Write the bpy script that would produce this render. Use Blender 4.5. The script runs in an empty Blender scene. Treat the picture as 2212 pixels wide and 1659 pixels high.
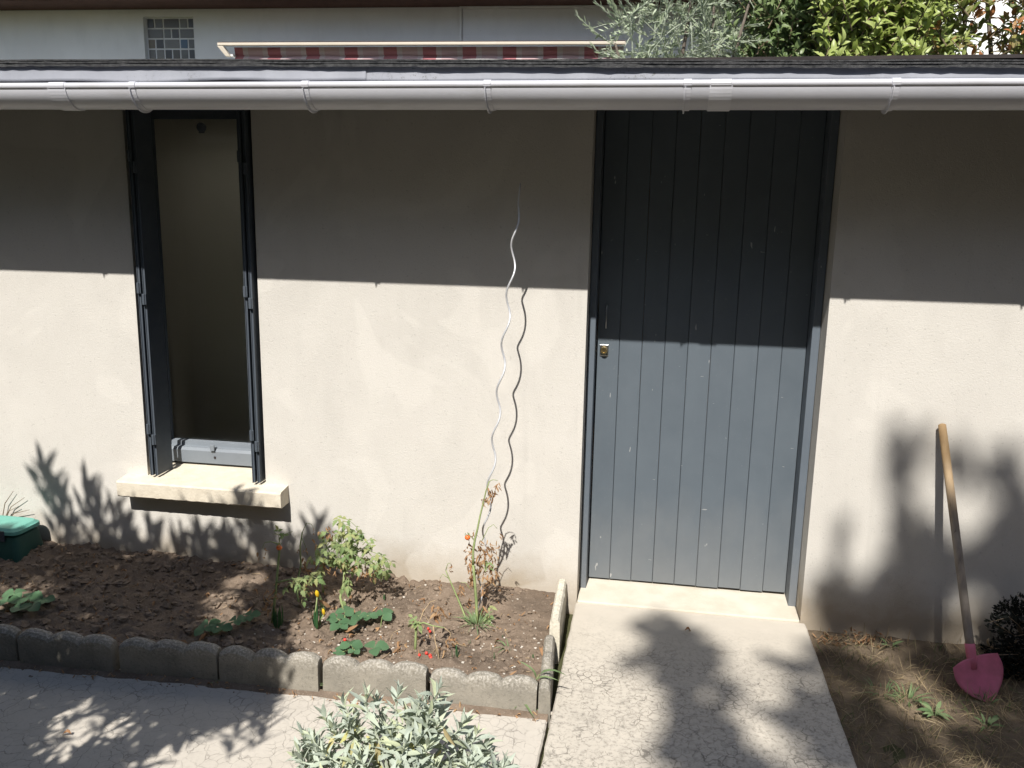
import bpy, math, random
import numpy as np
from mathutils import Vector, Matrix, noise
random.seed(7); RNG = np.random.default_rng(7)
scene = bpy.context.scene
COL = scene.collection
PI = math.pi

# ------------------------------------------------------------------ camera
F_PX, PITCH, YAW, ROLL = 1833.1, 0.1996, 0.1620, 0.0182      # focal in units of a 2212 px wide picture
CAM = np.array([0.2774, -3.6731, 1.7052])
PW, PH = 2212.0, 1659.0
_fwd = np.array([-math.sin(YAW)*math.cos(PITCH), math.cos(YAW)*math.cos(PITCH), -math.sin(PITCH)])
_rt = np.array([math.cos(YAW), math.sin(YAW), 0.0]); _up = np.cross(_rt, _fwd)
CR = math.cos(ROLL)*_rt + math.sin(ROLL)*_up
CU = -math.sin(ROLL)*_rt + math.cos(ROLL)*_up
cd = bpy.data.cameras.new('camera'); cam = bpy.data.objects.new('camera', cd); COL.objects.link(cam)
cd.sensor_width = 36.0; cd.lens = 36.0*F_PX/PW; cd.clip_start = 0.05; cd.clip_end = 500
cam.matrix_world = Matrix(((CR[0], CU[0], -_fwd[0], CAM[0]), (CR[1], CU[1], -_fwd[1], CAM[1]),
                           (CR[2], CU[2], -_fwd[2], CAM[2]), (0, 0, 0, 1)))
scene.camera = cam
def ray(px, py): return _fwd + CR*(px-PW/2)/F_PX - CU*(py-PH/2)/F_PX
def gp(px, py, z=-0.03):                       # a point of the picture on the level z
    d = ray(px, py); t = (z-CAM[2])/d[2]; return CAM + t*d
def wp(px, py, y=0.0):                         # a point of the picture on the upright plane y
    d = ray(px, py); t = (y-CAM[1])/d[1]; return CAM + t*d
def to_px(P):
    d = np.asarray(P, float)-CAM; w = d@_fwd
    return PW/2+F_PX*(d@CR)/w, PH/2-F_PX*(d@CU)/w, w

# ------------------------------------------------------------------ light
SUN = np.array([0.08, 1.0, -1.15]); SUN = SUN/np.linalg.norm(SUN)      # direction the light travels
world = bpy.data.worlds.new('World'); scene.world = world; world.use_nodes = True
wn = world.node_tree.nodes; wl = world.node_tree.links
sky = wn.new('ShaderNodeTexSky'); sky.sky_type = 'NISHITA'; sky.sun_disc = False
sky.sun_elevation = math.asin(-SUN[2]); sky.sun_rotation = math.atan2(-SUN[0], -SUN[1])
wl.new(sky.outputs[0], wn['Background'].inputs[0]); wn['Background'].inputs[1].default_value = 0.105
sl = bpy.data.lights.new('sun', 'SUN'); sl.energy = 5.0; sl.angle = math.radians(0.53); sl.color = (1.0, 0.96, 0.90)
so = bpy.data.objects.new('sun', sl); COL.objects.link(so)
so.rotation_euler = Vector(SUN).to_track_quat('-Z', 'Y').to_euler(); so.location = (-1, -8, 12)
vs = scene.view_settings; vs.view_transform = 'Standard'; vs.look = 'None'; vs.gamma = 1; vs.use_curve_mapping = False
vs.exposure = 0.48
scene.render.engine = 'CYCLES'; scene.cycles.max_bounces = 6; scene.cycles.use_adaptive_sampling = True; scene.cycles.adaptive_threshold = 0.02; scene.cycles.diffuse_bounces = 3; scene.cycles.glossy_bounces = 2; scene.cycles.transmission_bounces = 2

# ------------------------------------------------------------------ materials
class NT:
    def __init__(s, name):
        s.m = bpy.data.materials.new(name); s.m.use_nodes = True
        s.t = s.m.node_tree; s.n = s.t.nodes; s.l = s.t.links; s.b = s.n['Principled BSDF']
        tc = s.n.new('ShaderNodeTexCoord'); oi = s.n.new('ShaderNodeObjectInfo'); s.oi = oi
        ad = s.n.new('ShaderNodeVectorMath'); ad.operation = 'ADD'
        ml = s.n.new('ShaderNodeMath'); ml.operation = 'MULTIPLY'; ml.inputs[1].default_value = 37.0
        s.l.new(oi.outputs['Random'], ml.inputs[0])
        s.l.new(tc.outputs['Object'], ad.inputs[0]); s.l.new(ml.outputs[0], ad.inputs[1]); s.co = ad.outputs[0]; s.raw = tc.outputs['Object']
    def noise(s, scale, detail=5, rough=.6, co=None, dist=0, stretch=None):
        c = co or s.co
        if stretch:
            mp = s.n.new('ShaderNodeMapping'); mp.inputs['Scale'].default_value = stretch; s.l.new(c, mp.inputs[0]); c = mp.outputs[0]
        k = s.n.new('ShaderNodeTexNoise'); k.inputs['Scale'].default_value = scale; k.inputs['Detail'].default_value = detail
        k.inputs['Roughness'].default_value = rough; k.inputs['Distortion'].default_value = dist; s.l.new(c, k.inputs['Vector']); return k.outputs['Fac']
    def vor(s, scale, feat='DISTANCE_TO_EDGE', co=None):
        k = s.n.new('ShaderNodeTexVoronoi'); k.feature = feat; k.inputs['Scale'].default_value = scale; s.l.new(co or s.co, k.inputs['Vector']); return k.outputs['Distance']
    def ramp(s, f, a, b, inv=False):
        k = s.n.new('ShaderNodeMapRange'); k.inputs[1].default_value = a; k.inputs[2].default_value = b
        k.inputs[3].default_value = 1.0 if inv else 0.0; k.inputs[4].default_value = 0.0 if inv else 1.0; s.l.new(f, k.inputs[0]); return k.outputs[0]
    def mul(s, a, b, op='MULTIPLY'):
        k = s.n.new('ShaderNodeMath'); k.operation = op
        for i, v in enumerate((a, b)):
            if isinstance(v, (int, float)): k.inputs[i].default_value = v
            else: s.l.new(v, k.inputs[i])
        return k.outputs[0]
    def mix(s, f, a, b):
        k = s.n.new('ShaderNodeMix'); k.data_type = 'RGBA'
        if isinstance(f, (int, float)): k.inputs[0].default_value = f
        else: s.l.new(f, k.inputs[0])
        for i, v in ((6, a), (7, b)):
            if isinstance(v, tuple): k.inputs[i].default_value = (*v, 1)
            else: s.l.new(v, k.inputs[i])
        return k.outputs[2]
    def col(s, c):
        if isinstance(c, tuple): s.b.inputs['Base Color'].default_value = (*c, 1)
        else: s.l.new(c, s.b.inputs['Base Color'])
    def bump(s, h, strength=.3, dist=.01):
        k = s.n.new('ShaderNodeBump'); k.inputs['Strength'].default_value = strength; k.inputs['Distance'].default_value = dist
        s.l.new(h, k.inputs['Height']); s.l.new(k.outputs[0], s.b.inputs['Normal'])
    def fin(s, rough=.8, spec=.3, metal=0):
        if isinstance(rough, (int, float)): s.b.inputs['Roughness'].default_value = rough
        else: s.l.new(rough, s.b.inputs['Roughness'])
        s.b.inputs['Specular IOR Level'].default_value = spec; s.b.inputs['Metallic'].default_value = metal; return s.m
MATS = {}
def simple(name, c1, c2, scale=12, rough=.8, spec=.3, metal=0, bump=.2, bscale=120, bd=.004, detail=5):
    t = NT(name); t.col(t.mix(t.ramp(t.noise(scale, detail), .3, .7), c1, c2))
    if bump: t.bump(t.noise(bscale, 4), bump, bd)
    MATS[name] = t.fin(rough, spec, metal); return MATS[name]

def mk_plaster(name, base, dirt, soil=True):
    t = NT(name)
    c = t.mix(t.ramp(t.noise(.9, 3), .3, .7), tuple(v*.93 for v in base), tuple(min(1, v*1.04) for v in base))
    c = t.mix(t.mul(t.ramp(t.noise(5, 6), .45, .75), .35), c, dirt)
    c = t.mix(t.mul(t.ramp(t.noise(2.2, 5, stretch=(2.2, 2.2, .8)), .52, .8), .22), c, tuple(v*.62 for v in base))
    sp = t.noise(95, 2); c = t.mix(t.mul(t.ramp(sp, .66, .72), .4), c, tuple(v*.55 for v in base))
    if soil:                                    # splashed earth along the foot of the wall
        sx = t.n.new('ShaderNodeSeparateXYZ'); t.l.new(t.raw, sx.inputs[0])
        zz = t.mul(sx.outputs[2], t.mul(t.noise(7, 5), .22), 'SUBTRACT')
        c = t.mix(t.mul(t.ramp(zz, -.13, .06, True), .75), c, (.30, .235, .155))
    if soil:
        e = t.vor(1.1); hc = t.mul(t.ramp(e, .0, .0035, True), t.ramp(t.noise(1.7, 3), .55, .62)); c = t.mix(t.mul(hc, .12), c, tuple(v*.5 for v in base))
        st = t.mul(t.ramp(t.noise(9, 4, stretch=(1, 1, .06)), .58, .78), t.ramp(t.noise(1.4, 2), .45, .65)); c = t.mix(t.mul(st, .42), c, tuple(v*.6 for v in base))
        pt = t.ramp(t.noise(1.6, 2, dist=1.2), .56, .60); c = t.mix(t.mul(pt, .24), c, tuple(min(1, v*1.18) for v in base))
    t.col(c)
    h = t.mul(t.mul(t.noise(150, 3), .6), t.mul(t.noise(420, 2), .5), 'ADD'); h = t.mul(h, t.mul(t.ramp(t.vor(42, 'F1'), .0, .16, True), -.35), 'ADD')
    t.bump(h, .45, .004); MATS[name] = t.fin(.92, .15)
mk_plaster('plaster', (.565, .54, .495), (.49, .465, .425))
mk_plaster('house_plaster', (.80, .80, .79), (.72, .72, .71), False)
mk_plaster('brown_render', (.24, .20, .16), (.20, .17, .14), False)

def mk_concrete(name, base, crack, dark, lichen, cell, edgew):
    t = NT(name)
    wob = t.n.new('ShaderNodeVectorMath'); wob.operation = 'ADD'
    nz = t.n.new('ShaderNodeTexNoise'); nz.inputs['Scale'].default_value = 26; t.l.new(t.co, nz.inputs['Vector'])
    sc = t.n.new('ShaderNodeVectorMath'); sc.operation = 'SCALE'; sc.inputs['Scale'].default_value = .026
    t.l.new(nz.outputs['Color'], sc.inputs[0]); t.l.new(t.co, wob.inputs[0]); t.l.new(sc.outputs[0], wob.inputs[1])
    e = t.vor(cell, co=wob.outputs[0])
    sx = t.n.new('ShaderNodeSeparateXYZ'); t.l.new(t.raw, sx.inputs[0])
    away = t.mul(t.ramp(t.mul(sx.outputs[1], t.mul(t.noise(3.2, 4), .55), 'SUBTRACT'), -.42, -.9), 1) if lichen else t.ramp(t.noise(2, 3), .35, .6)
    c = t.mix(t.ramp(t.noise(7, 8, .7), .3, .72), tuple(v*.9 for v in base), base)
    c = t.mix(t.mul(t.ramp(t.noise(55, 5, .75), .5, .68), t.mul(away, .78 if lichen else .25)), c, dark)
    c = t.mix(t.mul(t.ramp(t.noise(17, 6, .7), .52, .7), t.mul(away, .45 if lichen else .2)), c, dark)
    wv = t.mul(t.ramp(t.noise(6, 4), .35, .65), edgew)
    cr = t.mul(t.mul(e, wv, 'LESS_THAN'), t.ramp(t.noise(13, 5, .75), .40, .60))
    e2 = t.vor(cell*.42, co=wob.outputs[0]); cr2 = t.mul(t.ramp(e2, .003, .014, True), t.ramp(t.noise(4, 4), .46, .62)); cr = t.mul(cr, cr2, 'MAXIMUM')
    cr = t.mul(cr, t.mul(away, .72) if lichen else .6)
    c = t.mix(cr, c, crack); t.col(c)
    h = t.mul(t.mul(t.noise(180, 4), .25), t.mul(cr, -1.0), 'ADD'); t.bump(h, .5, .004)
    MATS[name] = t.fin(.93, .12)
mk_concrete('path_concrete', (.505, .462, .395), (.13, .118, .10), (.19, .175, .15), True, 27, .06)
mk_concrete('paving_concrete', (.51, .47, .41), (.17, .155, .135), (.28, .255, .22), False, 24, .05)
simple('threshold_concrete', (.50, .455, .37), (.60, .555, .47), 9, .9, .15, bump=.3)
simple('sill_stone', (.56, .50, .40), (.66, .60, .49), 20, .9, .15, bump=.5, bscale=70, bd=.004)
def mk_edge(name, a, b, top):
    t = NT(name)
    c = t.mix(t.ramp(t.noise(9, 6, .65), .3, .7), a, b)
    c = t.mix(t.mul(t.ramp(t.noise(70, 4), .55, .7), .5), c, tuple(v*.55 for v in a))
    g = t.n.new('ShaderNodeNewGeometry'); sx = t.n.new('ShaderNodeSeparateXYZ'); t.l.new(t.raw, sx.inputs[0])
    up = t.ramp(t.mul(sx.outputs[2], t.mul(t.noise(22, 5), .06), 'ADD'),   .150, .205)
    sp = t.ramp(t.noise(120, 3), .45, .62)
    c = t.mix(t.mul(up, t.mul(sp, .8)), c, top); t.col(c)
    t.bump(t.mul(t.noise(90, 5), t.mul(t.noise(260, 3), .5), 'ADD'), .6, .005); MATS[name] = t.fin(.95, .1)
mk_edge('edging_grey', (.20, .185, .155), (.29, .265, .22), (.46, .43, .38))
mk_edge('edging_cream', (.50, .46, .37), (.60, .56, .46), (.66, .62, .54))
def mk_soil():
    t = NT('soil')
    c = t.mix(t.ramp(t.noise(11, 7, .7), .3, .7), (.150, .112, .082), (.265, .205, .155))
    c = t.mix(t.mul(t.ramp(t.noise(3, 3), .5, .66), .6), c, (.115, .09, .07))
    c = t.mix(t.mul(t.ramp(t.noise(140, 3), .6, .72), .55), c, (.40, .34, .27)); t.col(c)
    t.bump(t.mul(t.noise(60, 6, .7), t.mul(t.noise(220, 3), .4), 'ADD'), .8, .012); MATS['soil'] = t.fin(.97, .08)
mk_soil()
simple('lawn_soil', (.10, .076, .055), (.20, .155, .105), 10, .97, .08, bump=.7, bscale=70, bd=.012)
simple('ground_soil', (.055, .06, .028), (.10, .095, .05), 1.5, .95, .1, bump=.5, bscale=30, bd=.02)
simple('clod', (.155, .118, .086), (.275, .215, .165), 30, .97, .08, bump=.7, bscale=110, bd=.006)
simple('pebble', (.40, .36, .30), (.62, .58, .52), 60, .9, .2, bump=.2)
def mk_paint(name, a, b, chips=True):
    t = NT(name)
    c = t.mix(t.ramp(t.noise(3, 4), .3, .7), a, b)
    c = t.mix(t.mul(t.ramp(t.noise(5, 4, stretch=(1, 1, .2)), .5, .8), .25), c, tuple(v*1.25 for v in b))
    if chips:
        ch = t.ramp(t.noise(34, 2, stretch=(1, 1, .35)), .735, .75); ch2 = t.ramp(t.noise(20, 2, stretch=(1, 1, 5)), .77, .78)
        c = t.mix(t.mul(t.mul(ch, ch2, 'MAXIMUM'), .7), c, (.42, .42, .41))
        c = t.mix(t.mul(t.ramp(t.noise(130, 2), .72, .76), .35), c, (.30, .31, .32))
    if chips:
        sx = t.n.new('ShaderNodeSeparateXYZ'); t.l.new(t.raw, sx.inputs[0])
        c = t.mix(t.mul(t.ramp(t.mul(sx.outputs[2], t.mul(t.noise(5, 5), .5), 'SUBTRACT'), -.35, .2, True), .28), c, (.30, .285, .26))
    t.col(c); t.bump(t.noise(60, 3, stretch=(1, 1, .08)), .12, .003); MATS[name] = t.fin(t.ramp(t.noise(14, 3), -.6, 1.3), .35)
mk_paint('door_paint', (.088, .108, .128), (.105, .127, .148))
mk_paint('frame_paint', (.098, .118, .142), (.115, .137, .163))
mk_paint('shutter_metal', (.055, .067, .083), (.07, .084, .102), False)
mk_paint('rail_paint', (.17, .19, .215), (.20, .225, .25))
def mk_groove():
    t = NT('groove_wood')
    f = t.ramp(t.noise(3.0, 2, stretch=(9, 1, .5)), .5, .56); g = t.ramp(t.noise(7, 3, stretch=(9, 1, .6)), .45, .6)
    t.col(t.mix(f, (.06, .07, .08), t.mix(g, (.36, .22, .12), (.60, .58, .54)))); MATS['groove_wood'] = t.fin(.9, .1)
mk_groove()
def mk_pvc():
    t = NT('grey_pvc')
    c = t.mix(t.ramp(t.noise(1.3, 3), .3, .7), (.47, .47, .50), (.53, .53, .56))
    c = t.mix(t.mul(t.ramp(t.noise(5, 6, stretch=(1, 4, 4)), .55, .8), .4), c, (.30, .29, .26))
    c = t.mix(t.mul(t.ramp(t.noise(160, 2), .7, .74), .35), c, (.24, .23, .2)); t.col(c)
    MATS['grey_pvc'] = t.fin(t.ramp(t.noise(9, 3), -.4, 1.6), .4)
mk_pvc()
def mk_zinc():
    t = NT('zinc')
    c = t.mix(t.ramp(t.noise(6, 5, stretch=(1, 1, .4)), .3, .7), (.235, .245, .275), (.30, .31, .345))
    c = t.mix(t.mul(t.ramp(t.noise(90, 5, .75), .56, .64), t.mul(t.ramp(t.noise(2.1, 2), .52, .62), .8)), c, (.10, .095, .085))
    t.col(c); MATS['zinc'] = t.fin(.6, .3, 0)
mk_zinc()
simple('roof_felt', (.025, .026, .028), (.085, .085, .085), 60, .95, .1, bump=.8, bscale=260, bd=.004)
simple('dark_board', (.035, .03, .03), (.06, .052, .05), 8, .9, .1)
def mk_frosted():
    t = NT('frosted'); tr = t.n.new('ShaderNodeBsdfTranslucent'); tr.inputs[0].default_value = (.75, .72, .66, 1); t.l.new(tr.outputs[0], t.n['Material Output'].inputs[0]); MATS['frosted'] = t.m
mk_frosted()
def mk_glass():
    t = NT('window_glass'); tr = t.n.new('ShaderNodeBsdfTransparent'); tr.inputs[0].default_value = (.88, .90, .88, 1); gs = t.n.new('ShaderNodeBsdfGlossy'); gs.inputs['Roughness'].default_value = .03
    fr = t.n.new('ShaderNodeFresnel'); fr.inputs[0].default_value = 1.45; mx = t.n.new('ShaderNodeMixShader')
    t.l.new(fr.outputs[0], mx.inputs[0]); t.l.new(tr.outputs[0], mx.inputs[1]); t.l.new(gs.outputs[0], mx.inputs[2]); t.l.new(mx.outputs[0], t.n['Material Output'].inputs[0]); MATS['window_glass'] = t.m
mk_glass()
simple('dark_pane', (.012, .011, .0095), (.014, .0125, .011), 2, .2, .4, bump=0)
simple('room_paint', (.80, .76, .70), (.84, .80, .74), 2, .9, .1, bump=0)
simple('interior', (.05, .045, .04), (.06, .055, .05), 2)
simple('brass', (.58, .43, .19), (.70, .54, .27), 60, .32, .5, 1, bump=.1)
simple('steel', (.60, .61, .62), (.74, .75, .76), 40, .28, .5, 1, bump=.1)
simple('dark_iron', (.06, .07, .085), (.12, .13, .15), 60, .6, .3, .3)
simple('galvanised', (.55, .56, .58), (.70, .71, .73), 30, .33, .5, .35, bump=.05)
def mk_wood():
    t = NT('handle_wood')
    c = t.mix(t.ramp(t.noise(14, 6, stretch=(1, 1, .06)), .3, .7), (.30, .195, .10), (.50, .36, .20))
    sx = t.n.new('ShaderNodeSeparateXYZ'); t.l.new(t.raw, sx.inputs[0])
    gr = t.mix(t.ramp(t.noise(20, 6, stretch=(1, 1, .05)), .35, .65), (.16, .135, .115), (.31, .27, .225))
    c = t.mix(t.ramp(t.mul(sx.outputs[2], t.mul(t.noise(6, 4), .4), 'ADD'), .80, 1.10), gr, c)
    c = t.mix(t.ramp(t.noise(26, 5, stretch=(1, 1, .035)), .64, .69), c, (.05, .04, .03))
    t.col(c); t.bump(t.noise(60, 4, stretch=(1, 1, .05)), .4, .003); MATS['handle_wood'] = t.fin(.75, .2)
mk_wood()
simple('pink_paint', (.42, .125, .17), (.60, .16, .25), 16, .6, .35, bump=.15, bscale=90)
simple('green_plastic', (.12, .34, .28), (.15, .40, .33), 4, .5, .4, bump=.05)
simple('shaded_green_plastic', (.022, .075, .06), (.03, .095, .075), 6, .5, .4, bump=.05)  # planter green darkened: the shade on its sides is put into the colour
simple('pale_plastic', (.28, .27, .25), (.36, .35, .32), 20, .6, .3)
simple('eave_wood', (.050, .026, .020), (.075, .040, .030), 14, .8, .2)
simple('roof_tile', (.14, .07, .05), (.22, .12, .085), 14, .9, .15)
simple('white_paint', (.70, .70, .68), (.78, .78, .76), 6, .6, .3, bump=.05)
simple('cream_metal', (.50, .44, .35), (.55, .49, .40), 6, .45, .4, bump=0)
simple('mullion', (.70, .70, .69), (.78, .78, .77), 9, .8, .2)
simple('white_wall', (.84, .83, .80), (.86, .85, .82), 2, .9, .15)
def mk_awning():
    t = NT('awning_fabric'); sx = t.n.new('ShaderNodeSeparateXYZ'); t.l.new(t.raw, sx.inputs[0])
    fr = t.mul(t.mul(sx.outputs[0], 1/.43), 1.0, 'FRACT')
    a = t.ramp(fr, .335, .345, True); b = t.mul(t.ramp(fr, .47, .48), t.ramp(fr, .86, .87, True))
    c = t.mix(a, t.mix(b, (.56, .46, .45), (.52, .36, .36)), (.42, .17, .18)); t.col(c)
    t.bump(t.noise(300, 2), .1, .002); MATS['awning_fabric'] = t.fin(.9, .1)
mk_awning()
PANES = []
for i, c in enumerate([(.035, .035, .045), (.16, .16, .155), (.10, .09, .075), (.24, .23, .21), (.22, .165, .09), (.055, .15, .27), (.07, .065, .07), (.19, .18, .17)]):
    c = tuple(v*.6 for v in c); PANES.append(simple('pane_%d' % i, tuple(v*.75 for v in c), c, 20, .3, .5, bump=.2, bscale=20))

def leafmat(name, cols, trans=.3, rough=.55, spec=.35, vein=0):
    """cols: list of colours picked leaf by leaf"""
    t = NT(name); g = t.n.new('ShaderNodeNewGeometry')
    r = t.mul(t.mul(g.outputs['Random Per Island'], t.oi.outputs['Random'], 'ADD'), 1.0, 'FRACT')
    k = t.n.new('ShaderNodeValToRGB'); t.l.new(r, k.inputs[0]); el = k.color_ramp.elements; k.color_ramp.interpolation = 'LINEAR'
    while len(el) < len(cols): el.new(.5)
    for i, c in enumerate(cols): el[i].position = i/max(1, len(cols)-1); el[i].color = (*c, 1)
    c = k.outputs[0]
    if vein: c = t.mix(t.mul(t.ramp(t.noise(45, 2), .35, .7), .25), c, tuple(.7*sum(q[i] for q in cols)/len(cols) for i in range(3)))
    t.col(c); t.fin(rough, spec)
    tr = t.n.new('ShaderNodeBsdfTranslucent'); t.l.new(c, tr.inputs[0]); mx = t.n.new('ShaderNodeMixShader'); mx.inputs[0].default_value = trans
    out = t.n['Material Output']; t.l.new(t.b.outputs[0], mx.inputs[1]); t.l.new(tr.outputs[0], mx.inputs[2]); t.l.new(mx.outputs[0], out.inputs[0])
    MATS[name] = t.m; return t.m
leafmat('sage_leaf', [(.42, .475, .39), (.50, .555, .46), (.45, .50, .425), (.47, .53, .44), (.52, .56, .35), (.47, .52, .445), (.43, .485, .41)], .2, .85, .1, vein=1)
leafmat('yellow_sage', [(.52, .50, .20), (.58, .52, .25), (.46, .44, .22), (.44, .34, .18)], .3, .8, .1)
leafmat('olive_leaf', [(.27, .33, .20), (.36, .42, .28), (.46, .51, .38), (.31, .37, .24)], .2, .6, .3)
leafmat('laurel_leaf', [(.22, .28, .06), (.32, .39, .10), (.42, .48, .17), (.26, .33, .08)], .35, .4, .45)
leafmat('dark_laurel_leaf', [(.08, .125, .045), (.13, .19, .07), (.21, .27, .12), (.11, .16, .06)], .3, .4, .45)
leafmat('autumn_leaf', [(.17, .23, .06), (.25, .29, .09), (.48, .17, .07), (.18, .22, .065), (.15, .20, .05), (.32, .26, .12)], .35, .5, .35)
leafmat('oleander_leaf', [(.035, .065, .025), (.055, .09, .035)], .15, .5, .4)
leafmat('tree_leaf', [(.04, .075, .02), (.06, .10, .03)], .2, .5, .3)
leafmat('tomato_leaf', [(.17, .26, .10), (.24, .33, .14), (.30, .38, .17), (.40, .41, .18), (.26, .33, .15)], .35, .7, .2, vein=1)
leafmat('dry_leaf', [(.33, .18, .09), (.42, .26, .14), (.27, .16, .09), (.46, .31, .17)], .25, .85, .1)
leafmat('brown_leaf', [(.30, .16, .085), (.42, .25, .13), (.24, .14, .08)], .2, .8, .15, vein=1)
leafmat('strawberry_leaf', [(.07, .15, .07), (.105, .20, .10), (.085, .17, .085)], .25, .5, .35, vein=1)
leafmat('weed_leaf', [(.11, .175, .075), (.17, .24, .11), (.22, .29, .14)], .3, .6, .25)
leafmat('bulb_leaf', [(.035, .10, .04), (.05, .13, .045)], .2, .5, .35)
leafmat('dry_grass', [(.25, .19, .11), (.36, .28, .17), (.19, .15, .085), (.44, .35, .22), (.12, .115, .055)], .3, .85, .1)
leafmat('green_grass', [(.06, .10, .03), (.10, .15, .05), (.08, .12, .04)], .3, .7, .2)
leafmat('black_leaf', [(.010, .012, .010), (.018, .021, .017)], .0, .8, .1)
leafmat('yellow_petal', [(.72, .48, .02), (.80, .56, .04)], .3, .6, .2)
simple('green_stem', (.20, .26, .10), (.30, .34, .16), 30, .7, .25)
simple('dry_stem', (.34, .25, .15), (.46, .35, .22), 30, .85, .1)
simple('woody_stem', (.16, .12, .08), (.26, .20, .14), 20, .9, .1)
simple('sage_stem', (.34, .38, .30), (.42, .45, .36), 20, .9, .1)
simple('bark', (.09, .075, .06), (.17, .145, .12), 12, .95, .1, bump=.6, bscale=40, bd=.02)
simple('tomato_skin', (.68, .13, .025), (.74, .18, .04), 20, .25, .5, bump=0)
simple('red_berry', (.62, .04, .025), (.70, .06, .04), 20, .3, .5, bump=0)

# ------------------------------------------------------------------ objects
def tag(o, label=None, cat=None, group=None, kind=None):
    if label: o['label'] = label
    if cat: o['category'] = cat
    if group: o['group'] = group
    if kind: o['kind'] = kind
    return o
def thing(name, loc, label, cat, group=None, rz=0):
    o = bpy.data.objects.new(name, None); o.empty_display_size = .1; o.location = tuple(loc); o.rotation_euler = (0, 0, rz); COL.objects.link(o)
    return tag(o, label, cat, group)
def base_of(p):
    while p.parent: p = p.parent
    return np.array(p.location)
class MB:
    """collects shapes in world coordinates (local=True: in the parent's own)"""
    def __init__(s): s.v = []; s.f = []
    def add(s, v, f):
        k = len(s.v); s.v += [tuple(map(float, p)) for p in v]; s.f += [tuple(i+k for i in q) for q in f]; return s
    def box(s, a, b):
        (x0, y0, z0), (x1, y1, z1) = a, b
        return s.add([(x0, y0, z0), (x1, y0, z0), (x1, y1, z0), (x0, y1, z0), (x0, y0, z1), (x1, y0, z1), (x1, y1, z1), (x0, y1, z1)],
                     [(0, 3, 2, 1), (4, 5, 6, 7), (0, 1, 5, 4), (1, 2, 6, 5), (2, 3, 7, 6), (3, 0, 4, 7)])
    def quad(s, *p): return s.add(p, [tuple(range(len(p)))])
    def tube(s, path, r, n=6, cap=True):
        P = [np.array(p, float) for p in path]; m = len(P)
        R = [r]*m if isinstance(r, (int, float)) else list(r)
        ref = None; v = []
        for i in range(m):
            d = P[min(i+1, m-1)]-P[max(i-1, 0)]; d = d/(np.linalg.norm(d)+1e-12)
            if ref is None: ref = np.array([1., 0, 0]) if abs(d[0]) < .8 else np.array([0, 1., 0])
            a = ref-d*(ref@d); a /= np.linalg.norm(a)+1e-12; ref = a; b = np.cross(d, a)
            v += [P[i]+R[i]*(a*math.cos(t)+b*math.sin(t)) for t in [2*PI*k/n for k in range(n)]]
        f = [(i*n+k, i*n+(k+1) % n, (i+1)*n+(k+1) % n, (i+1)*n+k) for i in range(m-1) for k in range(n)]
        if cap: f += [tuple(range(n-1, -1, -1)), tuple((m-1)*n+k for k in range(n))]
        return s.add(v, f)
    def lathe(s, c, prof, axis, n=16):
        """prof: (radius, distance along axis)"""
        ax = np.array(axis, float); ax /= np.linalg.norm(ax); ref = np.array([1., 0, 0]) if abs(ax[0]) < .8 else np.array([0, 0, 1.])
        a = ref-ax*(ref@ax); a /= np.linalg.norm(a); b = np.cross(ax, a); v = []
        for r, h in prof: v += [np.array(c)+ax*h+r*(a*math.cos(2*PI*k/n)+b*math.sin(2*PI*k/n)) for k in range(n)]
        m = len(prof); f = [(i*n+k, i*n+(k+1) % n, (i+1)*n+(k+1) % n, (i+1)*n+k) for i in range(m-1) for k in range(n)]
        f += [tuple(range(n-1, -1, -1)), tuple((m-1)*n+k for k in range(n))]
        return s.add(v, f)
    def blob(s, c, r, jit=.25, seg=6, ring=4, sq=(1, 1, 1)):
        v = [(c[0], c[1], c[2]+r*sq[2])]
        for i in range(1, ring):
            t = PI*i/ring
            for k in range(seg):
                q = 2*PI*(k+.5*(i % 2))/seg; j = r*(1+random.uniform(-jit, jit))
                v.append((c[0]+j*sq[0]*math.sin(t)*math.cos(q), c[1]+j*sq[1]*math.sin(t)*math.sin(q), c[2]+j*sq[2]*math.cos(t)))
        v.append((c[0], c[1], c[2]-r*sq[2])); f = [(0, 1+k, 1+(k+1) % seg) for k in range(seg)]
        for i in range(ring-2):
            o = 1+i*seg; f += [(o+k, o+seg+k, o+seg+(k+1) % seg, o+(k+1) % seg) for k in range(seg)]
        o = 1+(ring-2)*seg; L = len(v)-1; f += [(o+(k+1) % seg, o+k, L) for k in range(seg)]
        return s.add(v, f)
    def build(s, name, mat, parent=None, local=False, smooth=False, bevel=0, kind=None, at=None):
        me = bpy.data.meshes.new(name)
        v = s.v
        off = None
        if parent is not None and not local: off = base_of(parent)
        if at is not None: off = np.array(at, float)
        if off is not None: v = [tuple(np.array(p)-off) for p in v]
        me.from_pydata(v, [], s.f); me.update()
        if smooth: me.polygons.foreach_set('use_smooth', [True]*len(me.polygons))
        me.materials.append(MATS[mat] if isinstance(mat, str) else mat)
        o = bpy.data.objects.new(name, me); COL.objects.link(o)
        if parent is not None:
            o.parent = parent
            if at is not None: o.location = tuple(np.array(at)-(0 if local else base_of(parent)))
        elif at is not None: o.location = tuple(at)
        if bevel:
            b = o.modifiers.new('bevel', 'BEVEL'); b.width = bevel; b.segments = 2; b.limit_method = 'ANGLE'; b.angle_limit = .6
        if kind: o['kind'] = kind
        return o
def copy_of(o, loc, parent=None, rot=None, scale=None):
    c = o.copy(); COL.objects.link(c); c.parent = parent; c.location = tuple(loc)
    if rot is not None: c.rotation_euler = rot
    if scale is not None: c.scale = scale
    return c
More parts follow.
